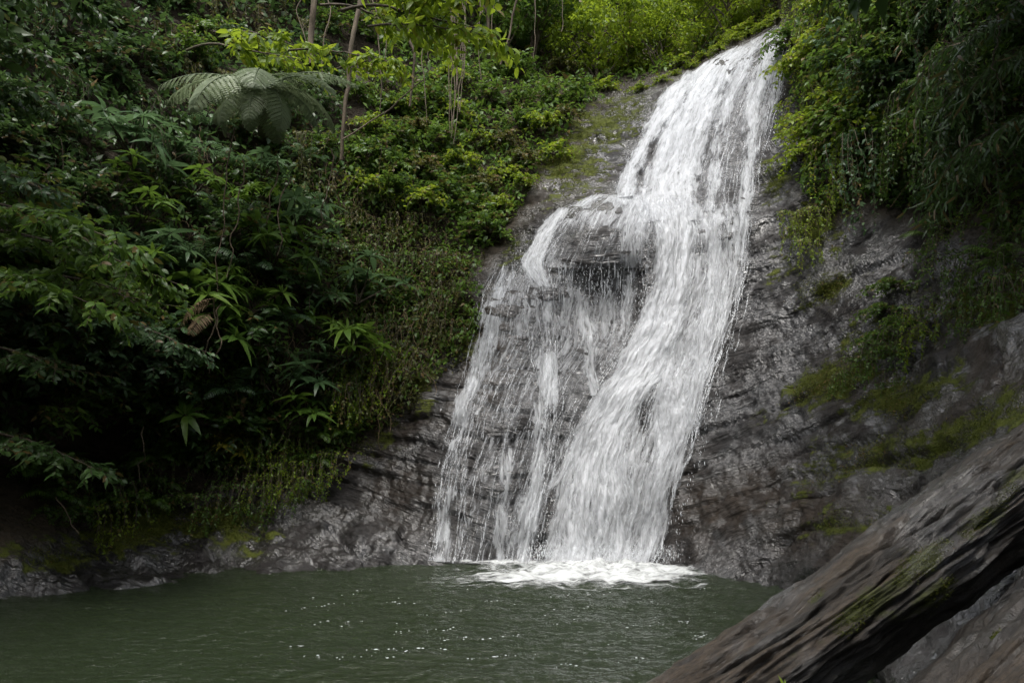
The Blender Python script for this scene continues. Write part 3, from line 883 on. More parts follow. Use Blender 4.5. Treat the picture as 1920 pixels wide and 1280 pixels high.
def flecks():
    g = Geo()
    hexv = np.concatenate([[[0, 0, .35]], np.stack([np.cos(np.arange(6) * 1.0472), np.sin(np.arange(6) * 1.0472), np.zeros(6)], -1)])
    hexf = np.array([(0, 1 + k, 1 + (k + 1) % 6) for k in range(6)])
    for _ in range(60):
        px, py = 560 + 800 * rng.random(), 1085 + 165 * rng.random() ** 1.3
        if px > 1250 and py > 1200: continue
        c = at(px, py, on_water(px, py))
        n = int(2 + 16 * rng.random() ** 2)
        ang = .25 + rng.normal() * .2; ln = .1 + .55 * rng.random()
        for t in rng.random(n):
            q_ = c + np.array([math.cos(ang), math.sin(ang) * .6, 0]) * ln * (t - .5) + np.array([rng.normal() * .02, rng.normal() * .02, 0])
            q_[2] = pool_height(q_[None])[0] + .003
            r = .002 + .006 * rng.random() ** 2
            g.add(q_ + hexv * np.array([r * (1 + 1.5 * rng.random()), r, r]), hexf)
    o = link('foam_flecks', g.mesh('foam_flecks'), M['drops'])
    tag(o, 'scattered white bubbles and foam flecks drifting on the pool', 'foam', kind='stuff')
flecks()

# ------------------------------------------------------------------ plants: one of each kind, copied many times
UP = np.array([0, 0, 1.0])

def sprig_leaves(g, P, dirs, L, Wd, n, rows=2, droop=.35, spread=.9, upbias=.8, hang=0.0, start=.3, tint0=None):
    """alternate leaves along one twig P (k,3)"""
    s = np.linspace(start, 1, n) + rng.normal(size=n) * .02
    s = np.clip(s, 0, 1)
    i = np.minimum((s * (len(P) - 1)).astype(int), len(P) - 2)
    f = (s * (len(P) - 1) - i)[:, None]
    B = P[i] * (1 - f) + P[i + 1] * f
    T = norm(P[i + 1] - P[i])
    side = norm(np.cross(T, UP + rng.normal(size=(n, 3)) * .25))
    sg = np.where(np.arange(n) % 2, 1, -1)[:, None]
    D = norm(T * .55 + side * sg * spread + rng.normal(size=(n, 3)) * .28 - UP * hang)
    N = norm(UP * upbias + rng.normal(size=(n, 3)) * .62 + T * .15)
    Ls = L * (.7 + .5 * rng.random(n))
    V, F, T_ = leaf_geo(B, D, N, Ls, Wd * (.75 + .5 * rng.random(n)), droop * (.4 + rng.random(n)), rows, .22,
                        None if tint0 is None else np.clip(tint0 + .22 * rng.normal(size=n), 0, .999))
    g.add(V, F, T_)

def proto_oval(seed, nt=34, R=.75, L=.125, Wd=.054, nl=15, flat=.95):
    lf, st = Geo(), Geo()
    for k in range(nt):
        az = rng.random() * 6.283; el = rng.random() ** .8 * 1.75 - .5
        d = np.array([math.cos(az) * math.cos(el), math.sin(az) * math.cos(el), math.sin(el) * flat + .1])
        e = d * R * (.6 + .45 * rng.random()) + np.array([.15, 0, -.08])
        p = wobble((0, 0, 0), e, 7, .1, seed * 50 + k, -.06)
        p[:, 2] -= .12 * (np.linspace(0, 1, 7) ** 3)
        st.add(*tube(p, np.linspace(.009, .003, 7), 4))
        sprig_leaves(lf, p, None, L, Wd, nl, tint0=rng.random())
    return [('foliage', lf.mesh('oval_foliage'), 0), ('stem', st.mesh('oval_stem'), 1)]

def proto_whorl_mesh(seed, n, L, Wd):
    g = Geo()
    az = np.arange(n) * 6.283 / n + rng.normal(size=n) * .18
    el = .15 + .35 * rng.random(n)
    D = np.stack([np.cos(az) * np.cos(el), np.sin(az) * np.cos(el), np.sin(el)], -1)
    N = norm(UP + D * -.2 + rng.normal(size=(n, 3)) * .12)
    V, F, T = leaf_geo(D * .02, D, N, L * (.75 + .4 * rng.random(n)), Wd * (.8 + .4 * rng.random(n)), .55 + .35 * rng.random(n), 3, .2)
    g.add(V, F, T)
    m_ = 4
    az = rng.random(m_) * 6.283
    D = norm(np.stack([np.cos(az), np.sin(az), np.full(m_, 1.6)], -1))
    V, F, T = leaf_geo(D * .01, D, norm(np.cross(D, rand_unit(m_))), L * .5, Wd * .5, .2, 2, .3, np.full(m_, .85))
    g.add(V, F, T)
    return g.mesh('leaf_whorl')
WHORLS = [proto_whorl_mesh(s, n_, .27, .075) for s, n_ in ((1, 7), (2, 8), (3, 9))]

def proto_rosette(seed, nw=9, R=.6):
    st = Geo()
    parts = []
    for k in range(nw):
        az = rng.random() * 6.283; el = -.2 + 1.3 * rng.random()
        e = np.array([math.cos(az) * math.cos(el), math.sin(az) * math.cos(el), math.sin(el) * .85]) * R * (.55 + .6 * rng.random()) + np.array([.2, 0, .0])
        p = wobble((0, 0, -.1), e, 6, .07, seed * 31 + k, -.03)
        st.add(*tube(p, np.linspace(.012, .006, 6), 5))
        m_ = Matrix.Translation(Vector(p[-1])) @ Matrix.Rotation(rng.random() * 6.28, 4, 'Z')
        tl = Vector((e[0] * .5 + rng.normal() * .2, e[1] * .5 + rng.normal() * .2, 1)).normalized()
        m_ = Matrix.Translation(Vector(p[-1])) @ tl.to_track_quat('Z', 'Y').to_matrix().to_4x4() @ Matrix.Rotation(rng.random() * 6.28, 4, 'Z') @ Matrix.Scale(.8 + .45 * rng.random(), 4)
        parts.append(('leaf_whorl', WHORLS[k % 3], 0, m_))
    return [('stem', st.mesh('rosette_stem'), 1)] + parts

def frond_mesh(n=15, Lp=.17, Wp=.035, th0=1.0, bend=1.9, name='frond', taper=.55, rows=2, dry=False):
    s = np.linspace(0, 1, 14)
    th = th0 - bend * s
    x = np.concatenate([[0], np.cumsum(np.cos(th[:-1]) / 13)]); z = np.concatenate([[0], np.cumsum(np.sin(th[:-1]) / 13)])
    P = np.stack([x, np.zeros(14), z], -1)
    g = Geo()
    V, F = tube(P, np.linspace(.008, .002, 14), 4)
    g.add(V, F, .3)
    for sg in (-1, 1):
        t = np.linspace(.14, .985, n)
        B = np.stack([np.interp(t, s, P[:, k]) for k in range(3)], -1)
        tn = np.interp(t, s, th)
        T = np.stack([np.cos(tn), 0 * tn, np.sin(tn)], -1); N = np.stack([-np.sin(tn), 0 * tn, np.cos(tn)], -1)
        D = norm(np.array([0, sg, 0]) + T * (.28 + .5 * t[:, None]) - N * .15 + rng.normal(size=(n, 3)) * .06)
        L = Lp * np.sin(np.pi * np.clip(t * .88 + .14, 0, 1)) ** taper
        V, F, T_ = leaf_geo(B, D, N + rng.normal(size=(n, 3)) * .08, L, Wp * (.5 + .5 * L / Lp), .35, rows, .15, np.clip(.5 + .2 * rng.normal(size=n), 0, .9))
        g.add(V, F, T_)
    return g.mesh(name)
FRONDS = [frond_mesh(15, .19, .042, 1.0, 1.9), frond_mesh(17, .17, .036, .75, 1.7), frond_mesh(13, .21, .05, 1.15, 2.3)]

def proto_fern(seed, n=8, R=.75):
    parts = []
    for k in range(n):
        a = k * 6.283 / n + rng.normal() * .25
        m_ = Matrix.Rotation(a, 4, 'Z') @ Matrix.Rotation(rng.normal() * .2, 4, 'X') @ Matrix.Rotation(rng.normal() * .18, 4, 'Y') @ Matrix.Scale(R * (.75 + .45 * rng.random()), 4)
        parts.append(('frond', FRONDS[k % 3], 0, m_))
    return parts

def proto_vine(seed, n=15, wid=.55, lo=.6, hi=1.7, L=.085, Wd=.042, rows=1, dens=24):
    lf, st = Geo(), Geo()
    for k in range(n):
        y0 = (rng.random() - .5) * 2 * wid
        ln = lo + (hi - lo) * rng.random()
        outw = .15 + .35 * rng.random()
        t = np.linspace(0, 1, 12)[:, None]
        p = np.concatenate([outw * (1 - np.exp(-4 * t)) + .05 * t, y0 + .12 * np.sin(t * 3 + k) * rng.normal(), .18 * np.sin(np.pi * np.clip(t * 2.2, 0, 1)) - ln * t ** 1.3], 1)
        st.add(*tube(p, np.linspace(.006, .002, 12), 4))
        sprig_leaves(lf, p, None, L, Wd, int(dens * ln) + 8, rows, .35, .9, .55, .35, .05, rng.random())
    return [('foliage', lf.mesh('vine_foliage'), 0), ('stem', st.mesh('vine_stem'), 1)]

def proto_bamboo(seed, n=9):
    lf, st = Geo(), Geo()
    for k in range(n):
        az = rng.normal() * .8
        ln = .7 + .7 * rng.random()
        t = np.linspace(0, 1, 10)[:, None]
        p = np.concatenate([ln * (t * math.cos(az)), ln * t * math.sin(az), .35 * t - ln * .85 * t ** 2.2], 1)
        st.add(*tube(p, np.linspace(.008, .002, 10), 4))
        sprig_leaves(lf, p, None, .23, .034, 17, 2, .55, .7, .7, .45, .25, rng.random())
    return [('foliage', lf.mesh('narrow_foliage'), 0), ('stem', st.mesh('narrow_stem'), 1)]

def proto_tree(seed, Hh=5.0, R=2.1, ncl=84, nl=42, L=.20, Wd=.095, lean=.0):
    lf, tr = Geo(), Geo()
    top = np.array([lean, 0, Hh * .72])
    p = wobble((0, 0, -.5), top, 12, .25, seed + 300)
    rad = np.linspace(.13, .05, 12) * Hh / 5
    tr.add(*tube(p, rad, 8))
    cen = np.array([lean, 0, Hh * .78])
    for k in range(ncl):
        d = rand_unit(1)[0]
        c = cen + d * np.array([R, R, R * .85]) * (.45 + .55 * rng.random() ** .5)
        if k < 16:
            i = rng.integers(5, 12)
            w = wobble(p[i], c, 7, .18, seed * 9 + k, -.1)
            tr.add(*tube(w, np.linspace(rad[i] * .5, .008, 7), 5))
        r = .22 + .26 * rng.random()
        o = rand_unit(nl) * (r * rng.random(nl) ** .45)[:, None] * np.array([1.25, 1.25, .7])
        D = norm(o + rng.normal(size=(nl, 3)) * .25 - UP * .12)
        N = norm(UP * .9 + rng.normal(size=(nl, 3)) * .5)
        V, F, T = leaf_geo(c + o, D, N, L * (.7 + .6 * rng.random(nl)), Wd * (.8 + .4 * rng.random(nl)), .35, 1, .2, np.clip(rng.random() * .8 + .2 * rng.normal(size=nl), 0, .99))
        lf.add(V, F, T)
    return [('crown', lf.mesh('crown'), 0), ('trunk', tr.mesh('trunk'), 1)]

def proto_bough(seed, ln=2.0, L=.17, Wd=.075, nb=17, nlf=10):
    """a leafy branch reaching out along +X"""
    lf, st = Geo(), Geo()
    main = wobble((0, 0, 0), (ln, 0, -.25 * ln), 14, .12, seed + 800, -.12)
    st.add(*tube(main, np.linspace(.022, .006, 14), 6))
    for k in range(nb):
        i = rng.integers(3, 14)
        a = main[min(i, 13)]
        sg = -1 if k % 2 else 1
        e = a + np.array([.35 * rng.random() + .1, sg * (.15 + .4 * rng.random()), -.05 - .25 * rng.random()])
        p = wobble(a, e, 6, .04, seed * 13 + k)
        st.add(*tube(p, np.linspace(.006, .003, 6), 4))
        sprig_leaves(lf, p, None, L, Wd, nlf, 2, .45, .85, .9, .2, .2, .15 + .7 * rng.random())
    return [('foliage', lf.mesh('bough_foliage'), 0), ('stem', st.mesh('bough_stem'), 1)]

OVAL = [proto_oval(s) for s in (1, 2, 3)]
SMALL = [proto_oval(s, 34, .6, .085, .045, 14, .6) for s in (4, 5)]
ROSE = [proto_rosette(s) for s in (1, 2, 3)]
FERN = [proto_fern(s, n_) for s, n_ in ((1, 8), (2, 7))]
VINE = [proto_vine(s) for s in (1, 2, 3)]
CREEP = [proto_vine(s, 12, .5, .25, .7, .06, .034, 1, 34) for s in (4, 5)]
BAMB = [proto_bamboo(s) for s in (1, 2)]
TREE = [proto_tree(1), proto_tree(2, 5.5, 2.1, 80, 44), proto_tree(3, 4.2, 1.7, 60, 46, .15, .07)]
FINE_BOUGH = [proto_bough(11, 2.0, .105, .046, 44, 12), proto_bough(12, 1.7, .095, .042, 40, 12), proto_bough(13, 2.3, .115, .05, 46, 12)]
BOUGH = [proto_bough(1), proto_bough(2, 1.6), proto_bough(3, 2.3)]

LANDMARKS = [('the tree fern crown', 490, 165), ('the dead brown fronds', 380, 590), ('the yellow-leaved shrub', 420, 850), ('the hanging root bundle', 855, 110), ('the slanting pale stem', 955, 50),
             ('the mossy thin trunk', 655, 190), ('the straight pale trunk', 590, 30), ('the waterfall lip', 1400, 90), ('the left end of the lip', 1245, 165), ('the rounded boulder in the fall', 1120, 430),
             ('the top of the left veil', 940, 510), ('the rounded left rock face', 760, 800), ('the mossy slab of the left bank', 330, 980), ('the dark hollow', 150, 850), ('the top left corner', 0, 0),
             ('the top right corner', 1920, 0), ('the shaded right hollow', 1690, 370), ('the brown rounded rock', 1870, 620), ('the tuft on the right rock', 1690, 600), ('the foot of the right curtain', 1540, 420), ('the big log', 1750, 920)]
USED = set()

def single_out(label, loc):
    u, v = to_px(np.array(loc))
    words = len(label.split())
    order = sorted(LANDMARKS, key=lambda m: math.hypot(m[1] - u, m[2] - v))
    for nm, mx, my in order:
        dx, dy = u - mx, v - my
        d = math.hypot(dx, dy)
        if d < 26: continue
        horiz = 'left of' if dx < 0 else 'right of'
        vert = 'above' if dy < 0 else 'below'
        if abs(dx) > 2.2 * abs(dy): rel = horiz
        elif abs(dy) > 2.2 * abs(dx): rel = vert
        else: rel = vert + ' and ' + horiz
        far = 'just ' if d < 75 else ('' if d < 190 else 'well ')
        for cand in (far + rel,):
            lb = label + ', ' + cand + ' ' + nm
            if lb not in USED and len(lb.split()) <= 16:
                USED.add(lb)
                return lb
    return label

def plant(name, proto, loc, yaw, scale, mat, label, cat, group=None, tilt=0.0, bark='bark'):
    root = link(name, None)
    root.location = loc
    root.rotation_euler = (0, tilt, yaw)
    root.scale = (scale,) * 3
    root.empty_display_size = .1
    tag(root, single_out(label, loc) if group else label, cat, group)
    for part in proto:
        o = link(part[0], part[1], M['bark'], root)
        o.material_slots[0].link = 'OBJECT'
        o.material_slots[0].material = M[mat] if part[2] == 0 else M[bark]
        if len(part) > 3: o.matrix_local = part[3]
    return root

def surf(px, py, out=0.0):
    p = gsample(pos, np.array([px], float), np.array([py], float))[0]
    n_ = gsample(bn, np.array([px], float), np.array([py], float))[0]
    h = n_ * np.array([1, 1, .15]); h /= np.linalg.norm(h)
    return p + h * out, math.atan2(n_[1], n_[0])

def put(name, protos, px, py, out, scale, mat, label, cat, group=None, jit=.5, tilt=0.0, bark='bark'):
    p, yaw = surf(px, py, out)
    return plant(name, protos[rng.integers(len(protos))], p, yaw + rng.normal() * jit, scale, mat, label, cat, group, tilt, bark)

def darts(poly, n, dmin, tries=6000):
    poly = np.asarray(poly, float)
    lo, hi = poly.min(0), poly.max(0)
    got = []
    for _ in range(tries):
        q = lo + (hi - lo) * rng.random(2)
        if not poly_mask(poly, q[0], q[1]): continue
        if got and ((np.array(got) - q) ** 2).sum(1).min() < dmin * dmin: continue
        got.append(q)
        if len(got) >= n: break
    return got

def pick(opts):
    w = np.array([o[0] for o in opts], float)
    return opts[rng.choice(len(opts), p=w / w.sum())][1:]

# --- left wall, dark end
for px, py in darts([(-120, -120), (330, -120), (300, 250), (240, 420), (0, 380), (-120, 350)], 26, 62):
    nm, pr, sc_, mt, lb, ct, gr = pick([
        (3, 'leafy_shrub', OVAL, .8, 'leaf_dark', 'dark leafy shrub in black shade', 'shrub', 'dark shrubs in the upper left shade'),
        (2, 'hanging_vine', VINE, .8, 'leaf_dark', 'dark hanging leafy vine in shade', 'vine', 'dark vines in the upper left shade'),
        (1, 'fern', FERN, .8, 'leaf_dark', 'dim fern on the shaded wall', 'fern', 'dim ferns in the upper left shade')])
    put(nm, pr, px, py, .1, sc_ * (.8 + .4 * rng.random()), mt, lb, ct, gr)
for px, py in [(10, 400), (50, 440), (95, 480), (30, 510), (130, 530), (80, 560), (170, 590), (120, 630), (205, 640), (250, 690), (20, 600), (300, 720), (180, 690), (60, 680), (-60, 520), (-50, 640), (110, 740), (230, 760), (20, 760)]:
    put('bank_shrub', OVAL, px, py, .55, .72 + .25 * rng.random(), 'leaf_mid' if rng.random() < .7 else 'leaf_blue', 'oval-leaved shrub of the slanting left mass', 'shrub', 'oval-leaved shrubs of the slanting mass at the left edge')
# --- left wall, middle
for px, py in darts([(200, 300), (420, 230), (560, 300), (600, 480), (680, 560), (660, 700), (560, 790), (470, 830), (300, 800), (220, 730), (300, 600), (200, 460)], 40, 58):
    nm, pr, sc_, mt, lb, ct, gr = pick([
        (3, 'whorled_shrub', ROSE, .95, 'leaf_mid', 'shrub with star-shaped drooping leaf whorls', 'shrub', 'whorl-leaved shrubs on the left wall'),
        (4, 'whorled_shrub', ROSE, .95, 'leaf_blue', 'shrub with star-shaped drooping leaf whorls', 'shrub', 'whorl-leaved shrubs on the left wall'),
        (3, 'broadleaf_shrub', OVAL, .85, 'leaf_dark', 'dark broad-leaved shrub on the left wall', 'shrub', 'dark broad-leaved shrubs on the left wall'),
        (2, 'fern', FERN, .85, 'leaf_blue', 'arching fern on the left wall', 'fern', 'ferns among the whorled shrubs')])
    put(nm, pr, px, py, .3, sc_ * (.65 + .6 * rng.random()), mt, lb, ct, gr)
# --- bare brownish strip beside the fall
for px, py in darts([(620, 330), (720, 380), (860, 470), (870, 640), (800, 680), (720, 780), (640, 740), (690, 600), (620, 470)], 34, 46):
    nm, pr, sc_, mt, lb, ct, gr = pick([
        (4, 'creeping_plant', CREEP, .85, 'leaf_olive', 'sparse olive creeper on brown slope', 'creeper', 'olive creepers left of the fall'),
        (3, 'creeping_plant', CREEP, .85, 'leaf_mid', 'green creeper trailing down brown slope', 'creeper', 'green creepers left of the fall'),
        (2, 'small_shrub', SMALL, .6, 'leaf_mid', 'small round-leaved bush on brown slope', 'bush', 'small bushes left of the fall')])
    put(nm, pr, px, py, .06, sc_ * (.75 + .5 * rng.random()), mt, lb, ct, gr)
# --- green slope between the tree fern and the upper fall
for px, py in darts([(650, 300), (760, 190), (870, 130), (1080, 120), (1110, 190), (1070, 270), (1000, 350), (960, 440), (900, 450), (780, 390), (690, 370)], 52, 44):
    nm, pr, sc_, mt, lb, ct, gr = pick([
        (5, 'slope_shrub', OVAL, .9, 'leaf_mid', 'green leafy shrub on the open slope', 'shrub', 'shrubs on the slope left of the upper fall'),
        (2, 'lime_shrub', SMALL, .95, 'leaf_lime', 'lime green bush on the open slope', 'bush', 'lime bushes on the slope left of the upper fall'),
        (1, 'olive_shrub', SMALL, .9, 'leaf_olive', 'olive brown bush on the open slope', 'bush', 'olive bushes on the slope left of the upper fall')])
    put(nm, pr, px, py, .15, sc_ * (.75 + .4 * rng.random()), mt, lb, ct, gr)
for px, py in darts([(330, -60), (780, -60), (760, 180), (660, 320), (560, 300), (400, 220), (320, 120)], 44, 46):
    nm, pr, sc_, mt, lb, ct, gr = pick([
        (4, 'climbing_vine', VINE, .8, 'leaf_olive', 'dull green climber on the upper wall', 'climber', 'dull climbers on the wall behind the tree fern'),
        (4, 'wall_shrub', OVAL, .8, 'leaf_mid', 'green shrub on the upper wall', 'shrub', 'green shrubs high on the wall behind the tree fern'),
        (2, 'wall_shrub', SMALL, .9, 'leaf_dark', 'dark small-leaved shrub on the upper wall', 'shrub', 'dark shrubs high on the wall behind the tree fern')])
    put(nm, pr, px, py, .1, sc_ * (.8 + .4 * rng.random()), mt, lb, ct, gr)
# --- low plants over the left bank
for px, py in [(500, 880), (540, 910), (560, 850), (600, 890), (590, 820), (520, 930)]:
    put('creeping_plant', CREEP, px, py, .05, .8, 'leaf_lime' if px > 530 else 'leaf_mid', 'lacy pale plant trailing over the bank', 'plant', 'lacy plants trailing over the left bank')
for px, py in [(190, 930), (250, 920), (150, 950), (230, 945), (290, 905), (80, 960)]:
    put('bank_herb', SMALL, px, py, .02, .42 + .1 * rng.random(), 'leaf_mid', 'small leafy herb on the left bank', 'herb', 'herbs in front of the dark hollow')
for px, py in [(700, 680), (730, 720), (690, 740), (750, 670), (720, 640)]:
    put('creeping_plant', CREEP, px, py, .1, 1.0, 'leaf_lime', 'bright bushy trailing plant', 'plant', 'bright plants above the rounded left rock face')
for px, py, s_, lb in [(480, 520, .95, 'fern hanging a long frond below the tree fern trunk'), (545, 500, .8, 'smaller fern beside the long hanging frond'), (310, 860, .75, 'fern drooping over the bank at the edge of the dark hollow'),
                       (350, 845, .6, 'pale fern leaning right above the mossy bank'), (20, 905, .85, 'fern reaching in low at the left edge above the pool'), (75, 895, .7, 'second fern low at the left edge, nearer the hollow'), (170, 10, .9, 'pale long-leaved fern high in the black upper left')]:
    put('fern', FERN, px, py, .35, s_, 'leaf_mid' if px < 400 and py > 500 else 'leaf_blue', lb, 'fern')
for px, py in darts([(20, 880), (330, 850), (640, 790), (670, 860), (570, 940), (330, 940), (100, 985)], 34, 34):
    nm, pr, sc_, mt, lb, ct, gr = pick([
        (3, 'bank_creeper', CREEP, .8, 'leaf_mid', 'green creeper low over the left bank', 'creeper', 'green creepers low over the left bank'),
        (2, 'bank_bush', SMALL, .55, 'leaf_mid', 'small leafy bush low on the left bank', 'bush', 'small bushes low on the left bank'),
        (2, 'fern', FERN, .6, 'leaf_mid', 'small fern low on the left bank', 'fern', 'small ferns low on the left bank'),
        (2, 'bank_creeper', CREEP, .8, 'leaf_lime', 'pale green creeper low over the left bank', 'creeper', 'pale creepers low over the left bank')])
    put(nm, pr, px, py, .25, sc_ * (.8 + .45 * rng.random()), mt, lb, ct, gr)
put('yellow_shrub', ROSE, 420, 850, .3, .55, 'leaf_yellow', 'small shrub with yellow drooping leaves low on the left wall', 'shrub')

# --- right side: curtain of vines
for px, py in darts([(1490, -60), (1640, -60), (1650, 250), (1590, 290), (1520, 320), (1500, 260), (1485, 150)], 30, 38):
    nm, pr, sc_, lb, ct, gr = pick([
        (3, 'hanging_vine', VINE, .75, 'yellow-green leafy vine in the curtain', 'vine', 'yellow-green vines beside the upper fall'),
        (4, 'hanging_bush', SMALL, .95, 'yellow-green bush in the curtain', 'bush', 'yellow-green bushes beside the upper fall')])
    put(nm, pr, px, py, .12, sc_ * (.85 + .35 * rng.random()), 'leaf_lime' if rng.random() < .8 else 'leaf_mid', lb, ct, gr)
for px, py in darts([(1620, -60), (1810, -60), (1800, 250), (1690, 270), (1620, 250)], 28, 42):
    nm, pr, sc_, lb, ct, gr = pick([
        (3, 'hanging_vine', VINE, .8, 'deep green leafy vine in the curtain', 'vine', 'deep green vines over the right hollow'),
        (3, 'hanging_bush', OVAL, .75, 'deep green bush in the curtain', 'bush', 'deep green bushes over the right hollow'),
        (1, 'fern', FERN, .7, 'fern high in the green curtain', 'fern', 'ferns in the curtain over the right hollow')])
    put(nm, pr, px, py, .25, sc_ * (.85 + .4 * rng.random()), 'leaf_mid' if rng.random() < .65 else 'leaf_blue', lb, ct, gr)
for px, py in darts([(1790, -80), (2050, -80), (2050, 330), (1810, 270)], 20, 56):
    nm, pr, sc_, mt, lb, ct, gr = pick([
        (3, 'narrow_leaf_branch', BAMB, .75, 'leaf_dark', 'drooping branch of long narrow leaves', 'branch', 'narrow-leaved branches in the upper right corner'),
        (2, 'corner_shrub', OVAL, .8, 'leaf_dark', 'dark leafy shrub in the right shade', 'shrub', 'dark shrubs in the upper right corner'),
        (2, 'corner_vine', VINE, .8, 'leaf_dark', 'dark leafy vine in the right shade', 'vine', 'dark vines in the upper right corner')])
    put(nm, pr, px, py, .3, sc_ * (.85 + .35 * rng.random()), mt, lb, ct, gr)
for px, py in [(1520, 430), (1550, 400), (1535, 460), (1500, 410), (1570, 370)]:
    put('moss_vine', CREEP, px, py, .04, .75, 'leaf_lime', 'low yellow-green creeper on mossy rock', 'creeper', 'yellow-green creepers on the mossy rock')
for px, py in [(1690, 545), (1675, 590), (1710, 610), (1665, 640), (1695, 660)]:
    put('rock_shrub', SMALL, px, py, .1, .5 + .12 * rng.random(), 'leaf_mid', 'leafy plant on the right rock face', 'plant', 'plants of the tuft on the right rock face')
for px, py in darts([(1750, 420), (1920, 400), (1960, 520), (1850, 580), (1760, 620), (1700, 690), (1560, 740), (1620, 690), (1730, 600), (1780, 530)], 26, 32):
    put('rock_creeper', CREEP, px, py, .03, .5 + .3 * rng.random(), 'leaf_mid' if rng.random() < .75 else 'leaf_lime', 'low green creeper on a rock ledge', 'creeper', 'creepers along the right rock ledges')
for px, py in [(1740, 440), (1770, 425), (1860, 480), (1900, 505)]:
    put('fern', FERN, px, py, .1, .55, 'leaf_mid', 'fern on the right ledge', 'fern', 'ferns on the ledge under the right hollow')

# --- trees behind the lip
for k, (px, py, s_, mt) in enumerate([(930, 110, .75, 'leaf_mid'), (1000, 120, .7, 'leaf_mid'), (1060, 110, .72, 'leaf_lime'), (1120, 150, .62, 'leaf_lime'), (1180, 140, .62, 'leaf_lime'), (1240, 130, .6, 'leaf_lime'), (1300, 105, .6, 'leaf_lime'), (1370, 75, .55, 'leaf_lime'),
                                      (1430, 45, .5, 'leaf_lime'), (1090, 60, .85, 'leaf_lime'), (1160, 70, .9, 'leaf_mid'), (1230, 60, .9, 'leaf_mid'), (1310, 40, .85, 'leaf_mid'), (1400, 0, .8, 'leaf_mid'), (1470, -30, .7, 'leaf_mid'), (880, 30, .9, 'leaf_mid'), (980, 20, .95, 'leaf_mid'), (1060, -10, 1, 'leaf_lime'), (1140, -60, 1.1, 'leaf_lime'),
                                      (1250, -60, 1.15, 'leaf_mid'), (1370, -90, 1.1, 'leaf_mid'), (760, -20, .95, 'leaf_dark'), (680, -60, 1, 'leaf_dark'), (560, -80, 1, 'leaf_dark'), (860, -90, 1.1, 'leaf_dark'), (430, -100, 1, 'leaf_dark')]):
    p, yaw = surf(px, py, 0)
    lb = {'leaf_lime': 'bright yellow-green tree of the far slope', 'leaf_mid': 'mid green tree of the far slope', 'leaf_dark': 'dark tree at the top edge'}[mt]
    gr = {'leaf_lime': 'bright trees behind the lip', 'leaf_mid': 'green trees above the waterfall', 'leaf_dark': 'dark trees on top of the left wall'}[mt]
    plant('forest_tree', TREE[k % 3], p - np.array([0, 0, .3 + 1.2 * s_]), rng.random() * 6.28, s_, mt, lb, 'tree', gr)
for px, py in darts([(1110, 170), (1250, 145), (1350, 95), (1450, 40), (1450, 0), (1300, 60), (1120, 120)], 14, 30):
    put('lip_shrub', SMALL, px, py, .05, .9, 'leaf_lime', 'low bright shrub by the lip', 'shrub', 'shrubs along the waterfall lip')

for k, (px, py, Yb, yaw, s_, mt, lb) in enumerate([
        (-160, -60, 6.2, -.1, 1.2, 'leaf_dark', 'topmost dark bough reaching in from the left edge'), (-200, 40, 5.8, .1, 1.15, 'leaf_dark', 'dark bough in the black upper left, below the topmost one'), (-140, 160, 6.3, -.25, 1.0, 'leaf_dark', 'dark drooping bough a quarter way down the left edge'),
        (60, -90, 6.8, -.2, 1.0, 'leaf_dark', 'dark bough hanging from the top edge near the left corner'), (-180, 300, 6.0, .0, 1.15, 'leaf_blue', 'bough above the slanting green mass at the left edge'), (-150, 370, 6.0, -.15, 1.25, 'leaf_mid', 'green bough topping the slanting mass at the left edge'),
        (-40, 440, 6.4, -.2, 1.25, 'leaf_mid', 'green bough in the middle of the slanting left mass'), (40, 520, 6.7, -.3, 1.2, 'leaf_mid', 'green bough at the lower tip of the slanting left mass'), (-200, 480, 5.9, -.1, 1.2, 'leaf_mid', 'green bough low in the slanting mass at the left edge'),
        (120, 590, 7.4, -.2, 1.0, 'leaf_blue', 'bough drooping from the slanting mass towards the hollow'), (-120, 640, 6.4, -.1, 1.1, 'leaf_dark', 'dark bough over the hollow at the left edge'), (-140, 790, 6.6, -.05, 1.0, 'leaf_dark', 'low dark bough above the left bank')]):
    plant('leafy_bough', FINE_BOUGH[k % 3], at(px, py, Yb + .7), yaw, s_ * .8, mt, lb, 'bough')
for px, py in [(1205, 172), (1240, 158), (1268, 143), (1295, 129), (1322, 113), (1350, 100), (1378, 86), (1405, 73), (1432, 58), (1458, 44)]:
    put('lip_herb', SMALL, px, py - 4, .02, .42 + .2 * rng.random(), 'leaf_lime', 'tiny bright herb on the rim of the lip', 'herb', 'herbs on the rim of the lip')
